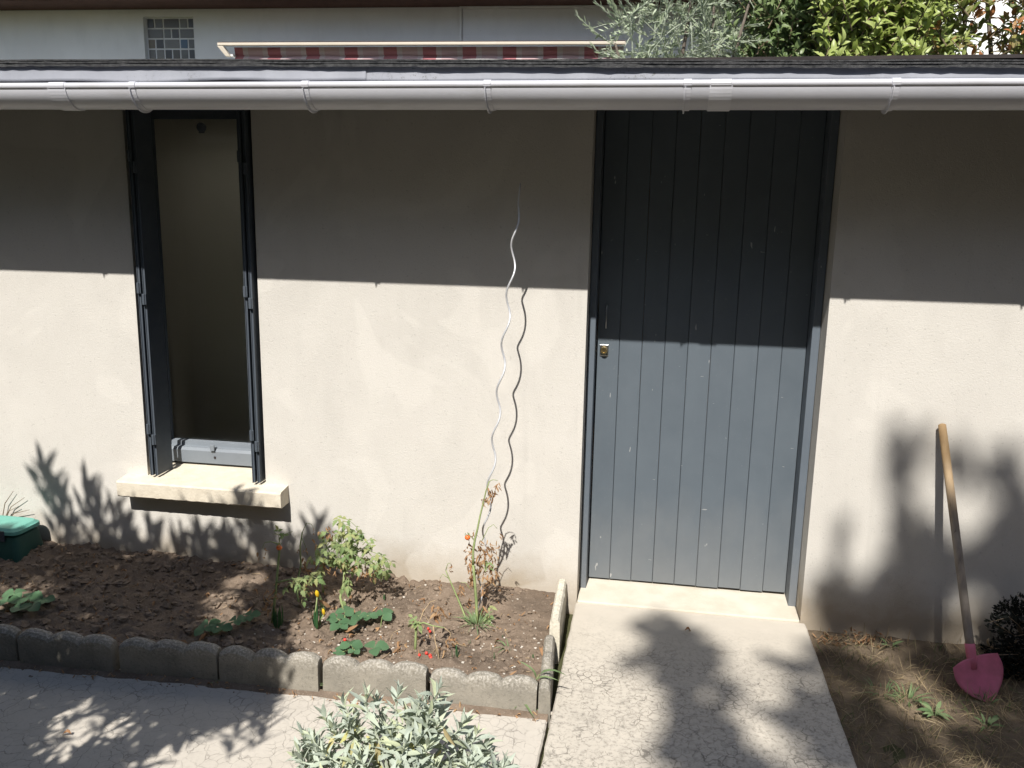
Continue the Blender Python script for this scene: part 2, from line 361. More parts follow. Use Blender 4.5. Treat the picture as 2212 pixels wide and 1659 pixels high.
def frame(d, n):
    d = np.asarray(d, float); d = d/(np.linalg.norm(d)+1e-12); n = np.asarray(n, float); n = n-d*(n@d)
    if np.linalg.norm(n) < 1e-6: n = np.array([.3, .5, .8])-d*(d@np.array([.3, .5, .8]))
    n = n/np.linalg.norm(n); return np.stack([d, np.cross(n, d), n], 1)
def nse(x, y, z=0): return noise.noise(Vector((x, y, z)))

# leaf shapes: along +x, length 1, faces +z
def leaf_shape(width, prof, fold=.18, droop=.25, n=4, curl=0.0):
    v = [(0, 0, 0)]; f = []
    ts = [i/n for i in range(1, n)]
    for t in ts:
        w = width*prof(t)/2; z = -droop*t*t+curl*math.sin(PI*t)
        v += [(t, w, z+fold*w), (t, 0, z), (t, -w, z+fold*w)]
    v.append((1, 0, -droop)); L = len(v)-1
    f += [(0, 2, 1), (0, 3, 2)]
    for i in range(len(ts)-1):
        a = 1+3*i; f += [(a, a+1, a+4, a+3), (a+1, a+2, a+5, a+4)]
    a = 1+3*(len(ts)-1); f += [(a, a+1, L), (a+1, a+2, L)]
    return v, f
lance = lambda t: math.sin(PI*min(1, t**.85))**.9
ovate = lambda t: math.sin(PI*t**.75)**.75
def outline_leaf(pts, fold=.2, droop=.3):
    """half outline (x, y) mirrored; midrib strip fan"""
    v = []; f = []; n = len(pts)
    for x, y in pts: v.append((x, 0, -droop*x*x))
    for x, y in pts: v.append((x, y, -droop*x*x+fold*y))
    for x, y in pts: v.append((x, -y, -droop*x*x+fold*y))
    for i in range(n-1): f += [(i, i+1, n+i+1, n+i), (i, 2*n+i, 2*n+i+1, i+1)]
    return v, f
straw_pts = [(0, .02)]+[(.08+.92*i/10, (.44*math.sin(PI*min(.97, (.06+.94*i/10))**1.25)**.7)*(1+(.10 if i % 2 else -.08))+.01) for i in range(10)]+[(1.0, .02)]
tom_pts = [(0, .01), (.12, .10), (.2, .28), (.32, .20), (.42, .34), (.54, .19), (.64, .25), (.78, .12), (1, .004)]
SH = {
 'sage': [leaf_shape(.27, lance, .35, dr, 5, cu) for dr, cu in ((.10, .06), (.30, .08), (-.08, .05), (.5, .16), (.2, -.05))],
 'olive': [leaf_shape(.24, lance, .2, .08, 3)],
 'laurel': [leaf_shape(.40, ovate, .35, dr, 4, .05) for dr in (.15, .35)],
 'olean': [leaf_shape(.27, lance, .2, .15, 3)],
 'tree': [leaf_shape(.62, ovate, .2, .2, 3)],
 'straw': [outline_leaf(straw_pts, .22, .18), outline_leaf(straw_pts, .35, .3)],
 'tomato': [outline_leaf(tom_pts, .25, .35), outline_leaf(tom_pts, .5, .6)],
 'dry': [leaf_shape(.34, ovate, 1.5, .7, 4, .3), leaf_shape(.28, ovate, -1.3, -.6, 4, .25), leaf_shape(.4, ovate, .9, .5, 4, -.3)],
 'blade': [leaf_shape(.11, lambda t: 1-t*.75, .5, .55, 5, .25), leaf_shape(.10, lambda t: 1-t*.75, .5, .2, 5, .2)],
 'bulb': [leaf_shape(.11, lambda t: 1-.6*t**3, .6, .05, 4, .02)],
 'grass': [leaf_shape(.05, lambda t: 1-t*.7, .3, .5, 3, .2), leaf_shape(.05, lambda t: 1-t*.7, .3, -.3, 3, .1)],
 'rosette': [leaf_shape(.24, lambda t: math.sin(PI*t**1.6)**.8, .3, .3, 5, .22)],
 'needle': [leaf_shape(.45, ovate, .3, .2, 3)],
}
SHM = {}
def shape_mesh(kind, k, mat, nm):
    key = (kind, k, mat)
    if key not in SHM:
        me = bpy.data.meshes.new(nm); me.from_pydata(SH[kind][k][0], [], SH[kind][k][1]); me.update(); me.materials.append(MATS[mat])
        me.polygons.foreach_set('use_smooth', [True]*len(me.polygons)); SHM[key] = me
    return SHM[key]
class Leaves:
    def __init__(s): s.L = []
    def add(s, p, d, n, size, kind, wid=1.0):
        s.L.append((np.asarray(p, float), np.asarray(d, float), np.asarray(n, float), size, kind, random.randrange(len(SH[kind])), wid))
    def emit(s, parent, mat, nobj=300, name='leaf', rest='foliage', whole=False):
        """the leaves that show largest become parts of their own; the rest one mesh"""
        if not s.L: return
        L = s.L; base = base_of(parent)
        def show(q):
            x, y, w = to_px(q[0])
            return (q[3]/w if w > .2 and -30 < x < PW+30 and -30 < y < PH+30 else 0)
        if nobj and len(L) > nobj: L = sorted(L, key=show, reverse=True)
        for p, d, n, size, kind, k, wid in L[:nobj]:
            R = frame(d, n)*np.array([size, size*wid, size]); o = bpy.data.objects.new(name, shape_mesh(kind, k, mat, name)); COL.objects.link(o); o.parent = parent
            q = p-base; o.matrix_basis = Matrix([[*R[0], q[0]], [*R[1], q[1]], [*R[2], q[2]], [0, 0, 0, 1]])
        R_ = L[nobj:]
        if R_:
            V = []; Fc = []; k0 = 0
            for p, d, n, size, kind, k, wid in R_:
                R = frame(d, n)*np.array([size, size*wid, size]); tv, tf = SH[kind][k]; tv = np.array(tv)
                V.append(tv@R.T+(p-base)); Fc += [tuple(i+k0 for i in q) for q in tf]; k0 += len(tv)
            me = bpy.data.meshes.new(rest); me.from_pydata(np.concatenate(V).tolist(), [], Fc); me.update(); me.materials.append(MATS[mat])
            me.polygons.foreach_set('use_smooth', [True]*len(me.polygons))
            o = bpy.data.objects.new(rest, me); COL.objects.link(o); o.parent = parent; o['kind'] = 'stuff'
def rv(s=1.0): return RNG.normal(size=3)*s
def uni(a, b): return random.uniform(a, b)

# ================================================================== ground
GZ = -.13
g = MB(); g.box((-60, -60, -.6), (60, 80, GZ)); tag(g.build('ground', 'ground_soil'), kind='structure')
def sheet(name, x0, x1, y0, y1, nx, ny, zf, mat, thick=.14):
    m = MB(); v = []
    for j in range(ny+1):
        for i in range(nx+1):
            x = x0+(x1-x0)*i/nx; y = y0+(y1-y0)*j/ny; v.append((x, y, zf(x, y)))
    f = [(j*(nx+1)+i, j*(nx+1)+i+1, (j+1)*(nx+1)+i+1, (j+1)*(nx+1)+i) for j in range(ny) for i in range(nx)]
    m.add(v, f); return tag(m.build(name, mat, smooth=True), kind='structure')
def edge_y(x): return -.898-.036*min(1.5, max(0, (-.06-x)/2.1))*1.6      # line of the edging's front face
def soil_z(x, y):
    k = 1.0-.6*max(0, min(1, (x+.75)/.25))*max(0, min(1, (y+.5)/.15))
    z = -.045+.018*nse(x*2.1, y*2.1, 3)+.020*nse(x*7, y*7, 9)*k+(.030*abs(nse(x*15, y*15, 4))-.008)*k+.016*nse(x*38, y*38, 5)*k
    z += .022*max(0, 1-abs(y+.08)/.22)*(1 if x < -.25 else max(0, (-x)/.25))
    z += .02*max(0, -x-1.6)*max(0, min(1, (y+.75)/.4))
    return z+.012
sheet('soil_bed', -4.2, -.05, -.86, .02, 330, 78, soil_z, 'soil')
def lawn_z(x, y):
    return -.118+.014*nse(x*3, y*3, 1)+.012*nse(x*12, y*12, 2)+.006*nse(x*40, y*40, 2)+.02*max(0, 1-abs(y)/.15)
sheet('lawn', 1.03, 5.2, -6.5, .02, 190, 240, lawn_z, 'lawn_soil')
# concrete path to the door and the older paving beside it
SZ = -.065; PZ = -.088
def slab(name, x0, x1, y0, y1, z, mat, jit=.004, wob=.003):
    m = MB(); n = 60
    L = [(x0+wob*nse(1.3, t*6)+jit*nse(5, t*40), y0+(y1-y0)*t) for t in [i/n for i in range(n+1)]]
    R = [(x1+wob*nse(7.3, t*6)+jit*nse(9, t*40), y0+(y1-y0)*t) for t in [i/n for i in range(n+1)]]
    v = []
    for (a, b), (c, d) in zip(L, R): v += [(a, b, -.3), (a, b, z-.006), (a+.006, b, z), (c-.006, d, z), (c, d, z-.006), (c, d, -.3)]
    f = [(6*i+k, 6*i+k+1, 6*i+k+7, 6*i+k+6) for i in range(n) for k in range(5)]+[tuple(range(5, -1, -1)), tuple(6*n+k for k in range(6))]
    m.add(v, f); return tag(m.build(name, mat), kind='structure')
slab('path', -.005, 1.022, -3.0, -.012, SZ, 'path_concrete')
slab('paving', -4.6, -.02, -2.1, -.90, PZ, 'paving_concrete')

# ================================================================== the shed
shed = thing('shed', (-.5, 0, 0), 'low rendered garden shed with slate blue plank door, narrow window and grey gutter', 'shed')
WX0, WX1, WT = -4.4, 3.4, .30                       # wall ends, thickness
DX0, DX1, DZ = 0.0, 1.0, 2.215                       # door opening
NX0, NX1, NZ0, NZ1 = -2.137, -1.517, .39, 2.205      # window opening
TOP = 2.235
w = MB()
xs = [WX0, NX0, NX1, DX0, DX1, WX1]; zs = [-.3, -.07, NZ0, NZ1, DZ, TOP]
for i in range(5):
    for j in range(5):
        xm = (xs[i]+xs[i+1])/2; zm = (zs[j]+zs[j+1])/2
        if (NX0 < xm < NX1 and NZ0 < zm < NZ1) or (DX0 < xm < DX1 and -.07 < zm < DZ): continue
        w.quad((xs[i], 0, zs[j]), (xs[i+1], 0, zs[j]), (xs[i+1], 0, zs[j+1]), (xs[i], 0, zs[j+1]))
for (a, b, c, d, WT) in ((NX0, NX1, NZ0, NZ1, .245), (DX0, DX1, -.07, DZ, .30)):
    w.quad((a, 0, c), (a, 0, d), (a, WT, d), (a, WT, c)); w.quad((b, 0, d), (b, 0, c), (b, WT, c), (b, WT, d))
    w.quad((a, 0, d), (b, 0, d), (b, WT, d), (a, WT, d)); w.quad((a, WT, c), (b, WT, c), (b, 0, c), (a, 0, c))
    if a > -1: w.quad((a, WT, c), (a, WT, d), (b, WT, d), (b, WT, c))
w.quad((WX0, 2.6, -.3), (WX0, 0, -.3), (WX0, 0, TOP), (WX0, 2.6, TOP)); w.quad((WX1, 0, -.3), (WX1, 2.6, -.3), (WX1, 2.6, TOP), (WX1, 0, TOP))
w.quad((WX1, 2.6, -.3), (WX0, 2.6, -.3), (WX0, 2.6, TOP), (WX1, 2.6, TOP))
w.build('wall', 'plaster', shed)
# threshold
m = MB(); m.add([(.003, -.010, -.3), (.997, -.010, -.3), (.997, .26, -.3), (.003, .26, -.3), (.003, -.010, -.054), (.997, -.010, -.054), (.997, .26, -.040), (.003, .26, -.040)],
                [(0, 3, 2, 1), (4, 5, 6, 7), (0, 1, 5, 4), (1, 2, 6, 5), (2, 3, 7, 6), (3, 0, 4, 7)]); m.build('threshold', 'threshold_concrete', shed, bevel=.006)
# door
DY = .212
back = MB(); back.box((.012, DY+.022, -.03), (.988, DY+.04, 2.205)); door = back.build('door', 'groove_wood', shed)
PL0, PL1 = .036, .962; pw = (PL1-PL0)/9
for i in range(9):
    a = PL0+i*pw+.0008; b = PL0+(i+1)*pw-.0008; y = DY+uni(-.0012, .0012); z0 = -.028+uni(-.003, .003)
    m = MB(); bv = .0019
    prof = [(a, y+.02), (a, y+bv), (a+bv, y), (b-bv, y), (b, y+bv), (b, y+.02)]
    v = [(px, py, z0) for px, py in prof]+[(px, py, 2.18) for px, py in prof]
    m.add(v, [(k, k+1, k+7, k+6) for k in range(5)]+[tuple(range(6)), (11, 10, 9, 8, 7, 6)][0:2]); m.build('plank', 'door_paint', door)
FY = .118
for (a, b) in ((.0025, PL0-.003), (PL1+.0015, .9975)):
    m = MB(); m.box((a, FY, -.052), (b, DY+.02, 2.212)); m.build('door_frame', 'frame_paint', door, bevel=.003)
m = MB(); m.box((PL0-.005, FY+.002, 2.184), (PL1+.005, DY+.02, 2.210)); m.build('frame_head', 'frame_paint', door)
lx, lz = .070, 1.090
m = MB(); m.box((lx-.020, DY-.005, lz-.027), (lx+.020, DY-.001, lz+.027)); m.build('lock_plate', 'steel', door, bevel=.002)
m = MB(); m.lathe((lx, DY-.004, lz), [(.016, 0), (.016, .016), (.0145, .019), (.009, .019), (.0085, .0165), (.001, .0165)], (0, -1, 0), 20); m.build('lock_cylinder', 'brass', door, smooth=False)
m = MB(); m.box((lx-.0012, DY-.0215, lz-.006), (lx+.0012, DY-.0200, lz+.004)); m.build('keyhole', 'dark_board', door)
m = MB(); hx = .075; m.tube([(hx, DY-.002, 1.300), (hx, DY-.018, 1.297), (hx, DY-.024, 1.285), (hx, DY-.024, 1.208), (hx, DY-.018, 1.196), (hx, DY-.002, 1.193)], .0032, 8); m.build('handle', 'steel', door, smooth=True)
# window: glass, frame, folding shutters, rail and sill
GY = .235
gl = MB(); gl.box((NX0+.002, GY, NZ0+.02), (NX1-.002, GY+.006, NZ1-.002)); win = gl.build('window', 'window_glass', shed)
m = MB()
for (a, b) in ((NX0+.003, NX0+.010), (NX1-.030, NX1-.003)): m.box((a, GY-.020, NZ0+.015), (b, GY-.001, NZ1-.003))
m.box((NX0+.010, GY-.020, NZ1-.092), (NX1-.034, GY-.001, NZ1-.003)); m.build('window_frame', 'shutter_metal', win, bevel=.002)
m = MB(); x0, x1 = NX0+.012, NX1-.032
m.add([(x0, .165, .428), (x0, .162, .492), (x0, .172, .505), (x0, .198, .508), (x0, .200, .528), (x0, .233, .530), (x0, .233, .428)]+
      [(x1, .165, .428), (x1, .162, .492), (x1, .172, .505), (x1, .198, .508), (x1, .200, .528), (x1, .233, .530), (x1, .233, .428)],
      [(k, k+7, (k+1) % 7+7, (k+1) % 7) for k in range(7)]+[tuple(range(7)), tuple(range(13, 6, -1))]); m.build('bottom_rail', 'rail_paint', win)
m = MB(); m.box((-1.885, .150, .498), (-1.862, .158, .530)); m.box((-1.885, .158, .510), (-1.862, .185, .514)); m.build('latch_stop', 'rail_paint', win, bevel=.002)
m = MB(); m.lathe((-1.866, .1635, .462), [(.006, 0), (.006, .004), (.001, .004)], (0, -1, 0), 10); m.build('drain_hole', 'dark_board', win)
m = MB(); m.lathe((-1.86, GY-.04, 2.072), [(.022, 0), (.022, .012), (.014, .016)], (0, -1, 0), 14); m.box((-1.872, GY-.05, 2.045), (-1.848, GY-.04, 2.07)); m.build('latch_knob', 'dark_iron', win)
def shutter(x, side):
    """two folded steel leaves standing edge-on in the opening"""
    for k, dx in enumerate((0, .024)):
        m = MB(); a = x+dx; y0 = -.030+.004*k
        m.box((a, y0, NZ0+.022), (a+.0095, .105, NZ1-.012)); s = m.build('shutter_leaf', 'shutter_metal', win, bevel=.0012)
        m = MB(); m.box((a-.0035, y0-.003, NZ0+.0215), (a-.0005, y0+.018, NZ1-.0125)); m.build('leaf_flange', 'shutter_metal', win)
    for zc in (.62, 1.30, 1.90):
        for k in (0, 1):
            m = MB(); z0 = zc+(.0 if k else .052)
            m.box((x-.006+.024*k, -.0385, z0-.05), (x+.0145+.024*k, -.0305, z0)); m.tube([(x+.0045+.024*k, -.040, z0-.05), (x+.0045+.024*k, -.040, z0)], .0062, 8); m.build('hinge', 'shutter_metal', win, bevel=.001)
shutter(-2.098, 1); shutter(-1.566, -1)
m = MB(); n = 44; x0, x1 = -2.248, -1.402
v = []; f = []
prof = [(0.0, .315), (-.084, .312), (-.091, .318), (-.092, .384), (-.086, .392), (0.0, .401)]
for i in range(n+1):
    x = x0+(x1-x0)*i/n; e = 1 if 0 < i < n else 0
    for q, (py, pz) in enumerate(prof): v.append((x, py+(.0025*nse(x*30, q*3) if q in (1, 2, 3) else 0), pz+(.004*nse(x*38, q*5+1) if q in (1, 2) else .0012*nse(x*20, q))))
f = [(i*6+k, (i+1)*6+k, (i+1)*6+k+1, i*6+k+1) for i in range(n) for k in range(5)]+[tuple(range(6)), tuple(n*6+k for k in range(5, -1, -1))]
m.add(v, f); sill = m.build('sill', 'sill_stone', win)
m = MB(); m.box((NX0+.002, .0, .33), (NX1-.002, .232, .4005)); m.v = [(x, y, z+(.018*y/.232 if z > .35 else 0)) for x, y, z in m.v]; m.build('sill_top', 'sill_stone', win)

m = MB(); rx0, rx1, ry0, ry1, rz0, rz1 = -3.1, -1.25, .2455, .92, -.06, 2.21      # unseen white room added to bounce light behind the glass
m.quad((rx0, ry1, rz0), (rx1, ry1, rz0), (rx1, ry1, rz1), (rx0, ry1, rz1)); m.quad((rx0, ry0, rz0), (rx0, ry1, rz0), (rx0, ry1, rz1), (rx0, ry0, rz1)); m.quad((rx1, ry1, rz0), (rx1, ry0, rz0), (rx1, ry0, rz1), (rx1, ry1, rz1))
m.quad((rx0, ry0, rz0), (rx1, ry0, rz0), (rx1, ry1, rz0), (rx0, ry1, rz0))
for (a, b, c, d) in ((rx0, rx1, ry0, .34), (rx0, rx1, .60, ry1), (rx0, -2.32, .34, .60), (-1.55, rx1, .34, .60)): m.quad((a, d, rz1), (b, d, rz1), (b, c, rz1), (a, c, rz1))
for (a, b, c, d) in ((rx0, NX0, rz0, rz1), (NX1, rx1, rz0, rz1), (NX0, NX1, NZ1, rz1), (NX0, NX1, rz0, NZ0)): m.quad((a, ry0, c), (a, ry0, d), (b, ry0, d), (b, ry0, c))
m.build('added_room', 'room_paint', shed)

# roof: deck, fascia sheets, layered felt
KX0, KX1, KY0, KY1 = -2.32, -1.55, .34, .60          # opening for an added diffusing sheet that brightens the room
m = MB(); m.box((WX0-.1, -.478, TOP), (WX1+.1, KY0, TOP+.012)); roof = m.build('roof', 'dark_board', shed)
for (a, b, c, d) in ((WX0-.1, WX1+.1, KY1+.001, 2.8), (WX0-.1, KX0, KY0+.001, KY1), (KX1, WX1+.1, KY0+.001, KY1)):
    m = MB(); m.box((a, c, TOP), (b, d, TOP+.012)); m.build('deck_board', 'dark_board', roof)
    m = MB(); m.box((a, c, TOP+.0125), (b, d, TOP+.035)); m.build('felt_sheet', 'roof_felt', roof)
m = MB(); m.box((KX0-.04, KY0-.04, TOP+.060), (KX1+.04, KY1+.04, TOP+.064)); rl = m.build('added_rooflight', 'frosted', roof)  # frosted sheet added to spread sunlight into the space behind the window
m = MB()
for (a, b, c, d) in ((KX0-.04, KX1+.04, KY0-.04, KY0-.001), (KX0-.04, KX1+.04, KY1+.001, KY1+.04), (KX0-.04, KX0-.001, KY0-.001, KY1+.001), (KX1+.001, KX1+.04, KY0-.001, KY1+.001)): m.box((a, c, TOP-.05), (b, d, TOP+.0595))
m.build('added_rooflight_kerb', 'white_paint', rl)
m = MB(); m.box((WX0-.1, -.474, 2.10), (WX1+.1, -.450, TOP-.001)); m.build('fascia_board', 'dark_board', roof)
def top_z(x): return 2.226-.0105*(x+.27)+.004*nse(x*1.1, 2)          # felt line falls slightly to the right
def fascia(x0, x1, y, wob):
    m = MB(); n = 90; v = []
    for i in range(n+1):
        x = x0+(x1-x0)*i/n; yy = y+.003*nse(x*2.3, 4); lo = 2.168-.004*x+wob*(nse(x*2.6, 7)+.4)
        v += [(x, yy+.004, top_z(x)+.004), (x, yy, lo+.012), (x, yy-.003, lo), (x, yy+.003, lo)]
    m.add(v, [(4*i+k, 4*i+k+1, 4*i+k+5, 4*i+k+4) for i in range(n) for k in range(3)]); m.build('fascia_sheet', 'zinc', roof, smooth=True)
fascia(WX0-.1, -.815, -.489, .009); fascia(-.83, WX1+.1, -.484, .005)
for k in range(4):
    m = MB(); n = 260; v = []
    for i in range(n+1):
        x = WX0-.1+(WX1-WX0+.2)*i/n; z = top_z(x)+.0045*k+.0022*nse(x*3.1, 11+k)+.0009*nse(x*17, 20+k); yy = -.499-.003*math.sin(k*2.1)+.003*nse(x*5, 31+k)+.002*nse(x*40, 8+k)
        dz = .003 if k else .007*(1+.8*nse(x*55, 3))+.004
        v += [(x, KY0-.045, z+.01), (x, yy, z+.0042), (x, yy, z-dz+.002), (x, yy+.02, z-.001)]
    m.add(v, [(4*i+q, 4*i+q+1, 4*i+q+5, 4*i+q+4) for i in range(n) for q in range(3)]); m.build('felt_layer', 'roof_felt', roof)
# gutter
GC_Y, GC_Z, GR = -.557, 2.142, .079
def gz(x): return -.0035*(x+.27)*.5
m = MB(); n = 40; v = []; prof = []
for k in range(15):
    t = PI+PI*k/14; prof.append((GC_Y+GR*math.cos(t)*1.0, GC_Z+GR*math.sin(t)))
inn = [(GC_Y+(y-GC_Y)*.965, GC_Z+(z-GC_Z)*.965) for y, z in reversed(prof)]
pr = prof+inn; q = len(pr)
for i in range(n+1):
    x = WX0-.1+(WX1-WX0+.2)*i/n; v += [(x, y, z+gz(x)) for y, z in pr]
m.add(v, [(i*q+k, (i+1)*q+k, (i+1)*q+(k+1) % q, i*q+(k+1) % q) for i in range(n) for k in range(q)]); gut = m.build('gutter', 'grey_pvc', shed, smooth=True)
m = MB(); m.tube([(x, GC_Y-GR+.0065, GC_Z-.002+gz(x)) for x in np.linspace(WX0-.1, WX1+.1, 30)], .0125, 14); m.build('gutter_lip', 'grey_pvc', gut, smooth=True)
def band(m, x, w_, r0, r1, t0=.97, t1=2.02):
    v = []; nn = 22
    for k in range(nn+1):
        t = PI*(t0+(t1-t0)*k/nn)
        for xx in (x-w_/2, x+w_/2):
            for r in (r0, r1): v.append((xx, GC_Y+r*math.cos(t), GC_Z+gz(x)+r*math.sin(t)))
    m.add(v, [(4*k+a, 4*k+b, 4*k+4+b, 4*k+4+a) for k in range(nn) for a, b in ((0, 1), (1, 3), (3, 2), (2, 0))]+[(0, 2, 3, 1), (4*nn, 4*nn+1, 4*nn+3, 4*nn+2)])
bx = [-1.665+.672*k for k in range(-4, 8)]
bx = [-4.36, -3.69, -3.01, -2.335, -1.672, -.992, -.325, .358, 1.018, 1.69, 2.36, 3.03]
for x in bx:
    m = MB(); band(m, x, .024, GR+.0005, GR+.003, .99); band(m, x-.007, .004, GR+.003, GR+.012, 1.05, 1.75)
    m.lathe((x-.014, GC_Y-GR+.0065, GC_Z-.002+gz(x)), [(.0130, 0), (.0155, .001), (.0155, .027), (.0130, .028)], (1, 0, 0), 12)
    m.build('bracket', 'grey_pvc', gut)
for x in (-1.985, .468):
    m = MB(); band(m, x, .074, GR+.0006, GR+.0038, .99)
    m.lathe((x-.034, GC_Y-GR+.0065, GC_Z-.002+gz(x)), [(.0130, 0), (.0148, .001), (.0148, .067), (.0130, .068)], (1, 0, 0), 12); m.build('joint_sleeve', 'grey_pvc', gut)

# ================================================================== house behind
HR = math.radians(3.0); HO = np.array([-1.0, 6.0, 0.0])
hx_, hn = np.array([math.cos(HR), math.sin(HR), 0]), np.array([-math.sin(HR), math.cos(HR), 0])
house = thing('house', HO, 'pale grey rendered house with dark brown eave behind the shed roof', 'house', rz=HR)
def hp(px, py, p=0.0):                      # picture point on the plane p metres in front of the house wall, house axes
    d = ray(px, py); o = CAM-HO; t = (-p-o@hn)/(d@hn); P = o+t*d; return P@hx_, -p, P[2]
wa, wb = hp(300, 22), hp(422, 22); w0 = hp(360, 36)[2]; wz0 = hp(360, 126)[2]-.08
ez = hp(700, 16)[2]
wx0, wx1 = hp(310, 60)[0], hp(418, 60)[0]
m = MB(); X0, X1, Zt = -9.0, 3.6, ez+.3
for (a, b, c, d) in ((X0, wx0, GZ, Zt), (wx1, X1, GZ, Zt), (wx0, wx1, w0, Zt), (wx0, wx1, GZ, wz0)): m.quad((a, 0, c), (b, 0, c), (b, 0, d), (a, 0, d))
m.quad((wx0, 0, wz0), (wx0, 0, w0), (wx0, .07, w0), (wx0, .07, wz0)); m.quad((wx1, 0, w0), (wx1, 0, wz0), (wx1, .07, wz0), (wx1, .07, w0)); m.quad((wx0, 0, w0), (wx1, 0, w0), (wx1, .07, w0), (wx0, .07, w0)); m.quad((wx0, .07, wz0), (wx1, .07, wz0), (wx1, 0, wz0), (wx0, 0, wz0))
m.quad((X1, 0, GZ), (X1, 7, GZ), (X1, 7, Zt), (X1, 0, Zt)); m.quad((X0, 7, GZ), (X0, 0, GZ), (X0, 0, Zt), (X0, 7, Zt)); m.quad((X1, 7, GZ), (X0, 7, GZ), (X0, 7, Zt), (X1, 7, Zt))
m.build('wall', 'house_plaster', house, local=True)
px0, pz0 = hp(1000, 20)[0], hp(1000, 21)[2]
m = MB(); m.box((px0, -.035, GZ), (X1-.05, -.002, pz0)); m.build('shutter_panel', 'house_plaster', house, local=True, bevel=.006)
m = MB(); m.box((px0-.03, -.05, GZ), (px0-.003, -.003, pz0+.03)); m.box((px0-.003, -.05, pz0+.002), (X1-.05, -.003, pz0+.03)); m.build('panel_trim', 'mullion', house, local=True, bevel=.004)
# eave: soffit boards, fascia, tiles
OV = .50
m = MB(); m.box((X0-.4, -OV+.03, ez), (X1+.4, -.002, ez+.02)); eave = m.build('eave', 'eave_wood', house, local=True)
m = MB(); m.box((X0-.4, -OV, ez-.01), (X1+.4, -OV+.028, ez+.12)); m.build('eave_fascia', 'eave_wood', eave, local=True, bevel=.004)
for k in range(8):
    yk = -OV+.035+k*.056; m = MB(); m.box((X0-.4, yk, ez-.012), (X1+.4, yk+.051, ez-.0005)); m.build('soffit_board', 'eave_wood', eave, local=True, bevel=.003)
m = MB(); m.add([(X0-.5, -OV-.06, ez+.10), (X1+.5, -OV-.06, ez+.10), (X1+.5, 3.5, ez+2.0), (X0-.5, 3.5, ez+2.0), (X0-.5, -OV-.06, ez+.13), (X1+.5, -OV-.06, ez+.13), (X1+.5, 3.5, ez+2.03), (X0-.5, 3.5, ez+2.03)],
               [(0, 3, 2, 1), (4, 5, 6, 7), (0, 1, 5, 4), (1, 2, 6, 5), (2, 3, 7, 6), (3, 0, 4, 7)]); m.build('roof', 'roof_tile', house, local=True)
for (a, b) in ((hp(0, 5, OV)[0]-1.2, hp(0, 5, OV)[0]+.05),):
    m = MB(); m.tube([(a-3, -OV-.09, ez+.10), (b+2.6, -OV-.09, ez+.10)], .05, 12); m.build('eave_gutter', 'mullion', house, local=True, smooth=True)
# leaded window of coloured panes
m = MB(); m.box((wx0, .064, wz0), (wx1, .069, w0)); hw = m.build('window', 'mullion', house, local=True)
rows = [[(0, .16, 0), (.16, .34, 1), (.34, .68, 2), (.68, .85, 3), (.85, 1, 0)], [(0, .34, 7), (.34, .5, 1), (.5, .67, 6), (.67, 1, 7)],
        [(0, .16, 4), (.16, .34, 0), (.34, .67, 3), (.67, .84, 5), (.84, 1, 1)], [(0, .16, 7), (.16, .34, 3), (.34, .5, 0), (.5, .67, 2), (.67, .84, 1), (.84, 1, 0)],
        [(0, .34, 6), (.34, .5, 1), (.5, .84, 0), (.84, 1, 2)]]
rh = (w0-wz0)/4.75; zt = w0-.012; W_ = wx1-wx0-.02
for r, row in enumerate(rows):
    for a, b, c in row:
        z1 = zt-r*rh; z0_ = max(z1-rh+.017, wz0+.005)
        m = MB(); m.box((wx0+.01+a*W_+.0085, .058, z0_), (wx0+.01+b*W_-.0085, .0635, z1)); o = m.build('pane', PANES[c], hw, local=True, bevel=.002)
# awning: rolled fabric with a front bar
ap = .42
ax0, _, az = hp(470, 95, ap); ax1 = hp(1352, 95, ap)[0]
def ah(py): return hp(900, py, ap)[2]
m = MB(); m.box((ax0, -ap-.012, ah(97)), (ax1, -ap+.03, ah(91))); awn = m.build('awning', 'cream_metal', house, local=True, bevel=.004)
m = MB(); m.box((ax0+.01, -ap-.006, ah(90.6)), (ax1-.01, -ap+.2, ah(89.2))); m.build('awning_hood', 'eave_wood', awn, local=True)
m = MB(); n = 160; v = []
for i in range(n+1):
    x = ax0+.14+(ax1-ax0-.16)*i/n; k = .006*math.sin(x*7)+.004*nse(x*4, 1)
    for z, yy in ((ah(97.2), -ap+.10), (ah(104), -ap+.105+k), (ah(113)+k*.6, -ap+.115+k), (ah(115)+k*.6, -ap+.15), (ah(122)+k, -ap+.10+k*2), (ah(124.5)+k, -ap+.102+k*2)): v.append((x, yy, z))
m.add(v, [(6*i+k, 6*i+k+1, 6*i+k+7, 6*i+k+6) for i in range(n) for k in range(5)]); m.build('awning_fabric', 'awning_fabric', awn, local=True, smooth=True)
m = MB(); m.add([(ax0-.005, -ap-.01, ah(98)), (ax0+.06, -ap-.01, ah(98)), (ax0+.13, -ap, ah(121)), (ax0+.085, -ap, ah(121)), (ax0-.005, -ap+.06, ah(98)), (ax0+.06, -ap+.06, ah(98)), (ax0+.13, -ap+.06, ah(121)), (ax0+.085, -ap+.06, ah(121))],
               [(0, 1, 2, 3), (7, 6, 5, 4), (0, 4, 5, 1), (1, 5, 6, 2), (2, 6, 7, 3), (3, 7, 4, 0)]); m.build('awning_arm', 'cream_metal', awn, local=True, bevel=.004)
for xa in (ax0+.1, ax1-.2):
    m = MB(); m.box((xa, -ap+.06, ah(118)), (xa+.04, -.01, ah(112))); m.build('awning_bracket', 'mullion', awn, local=True)
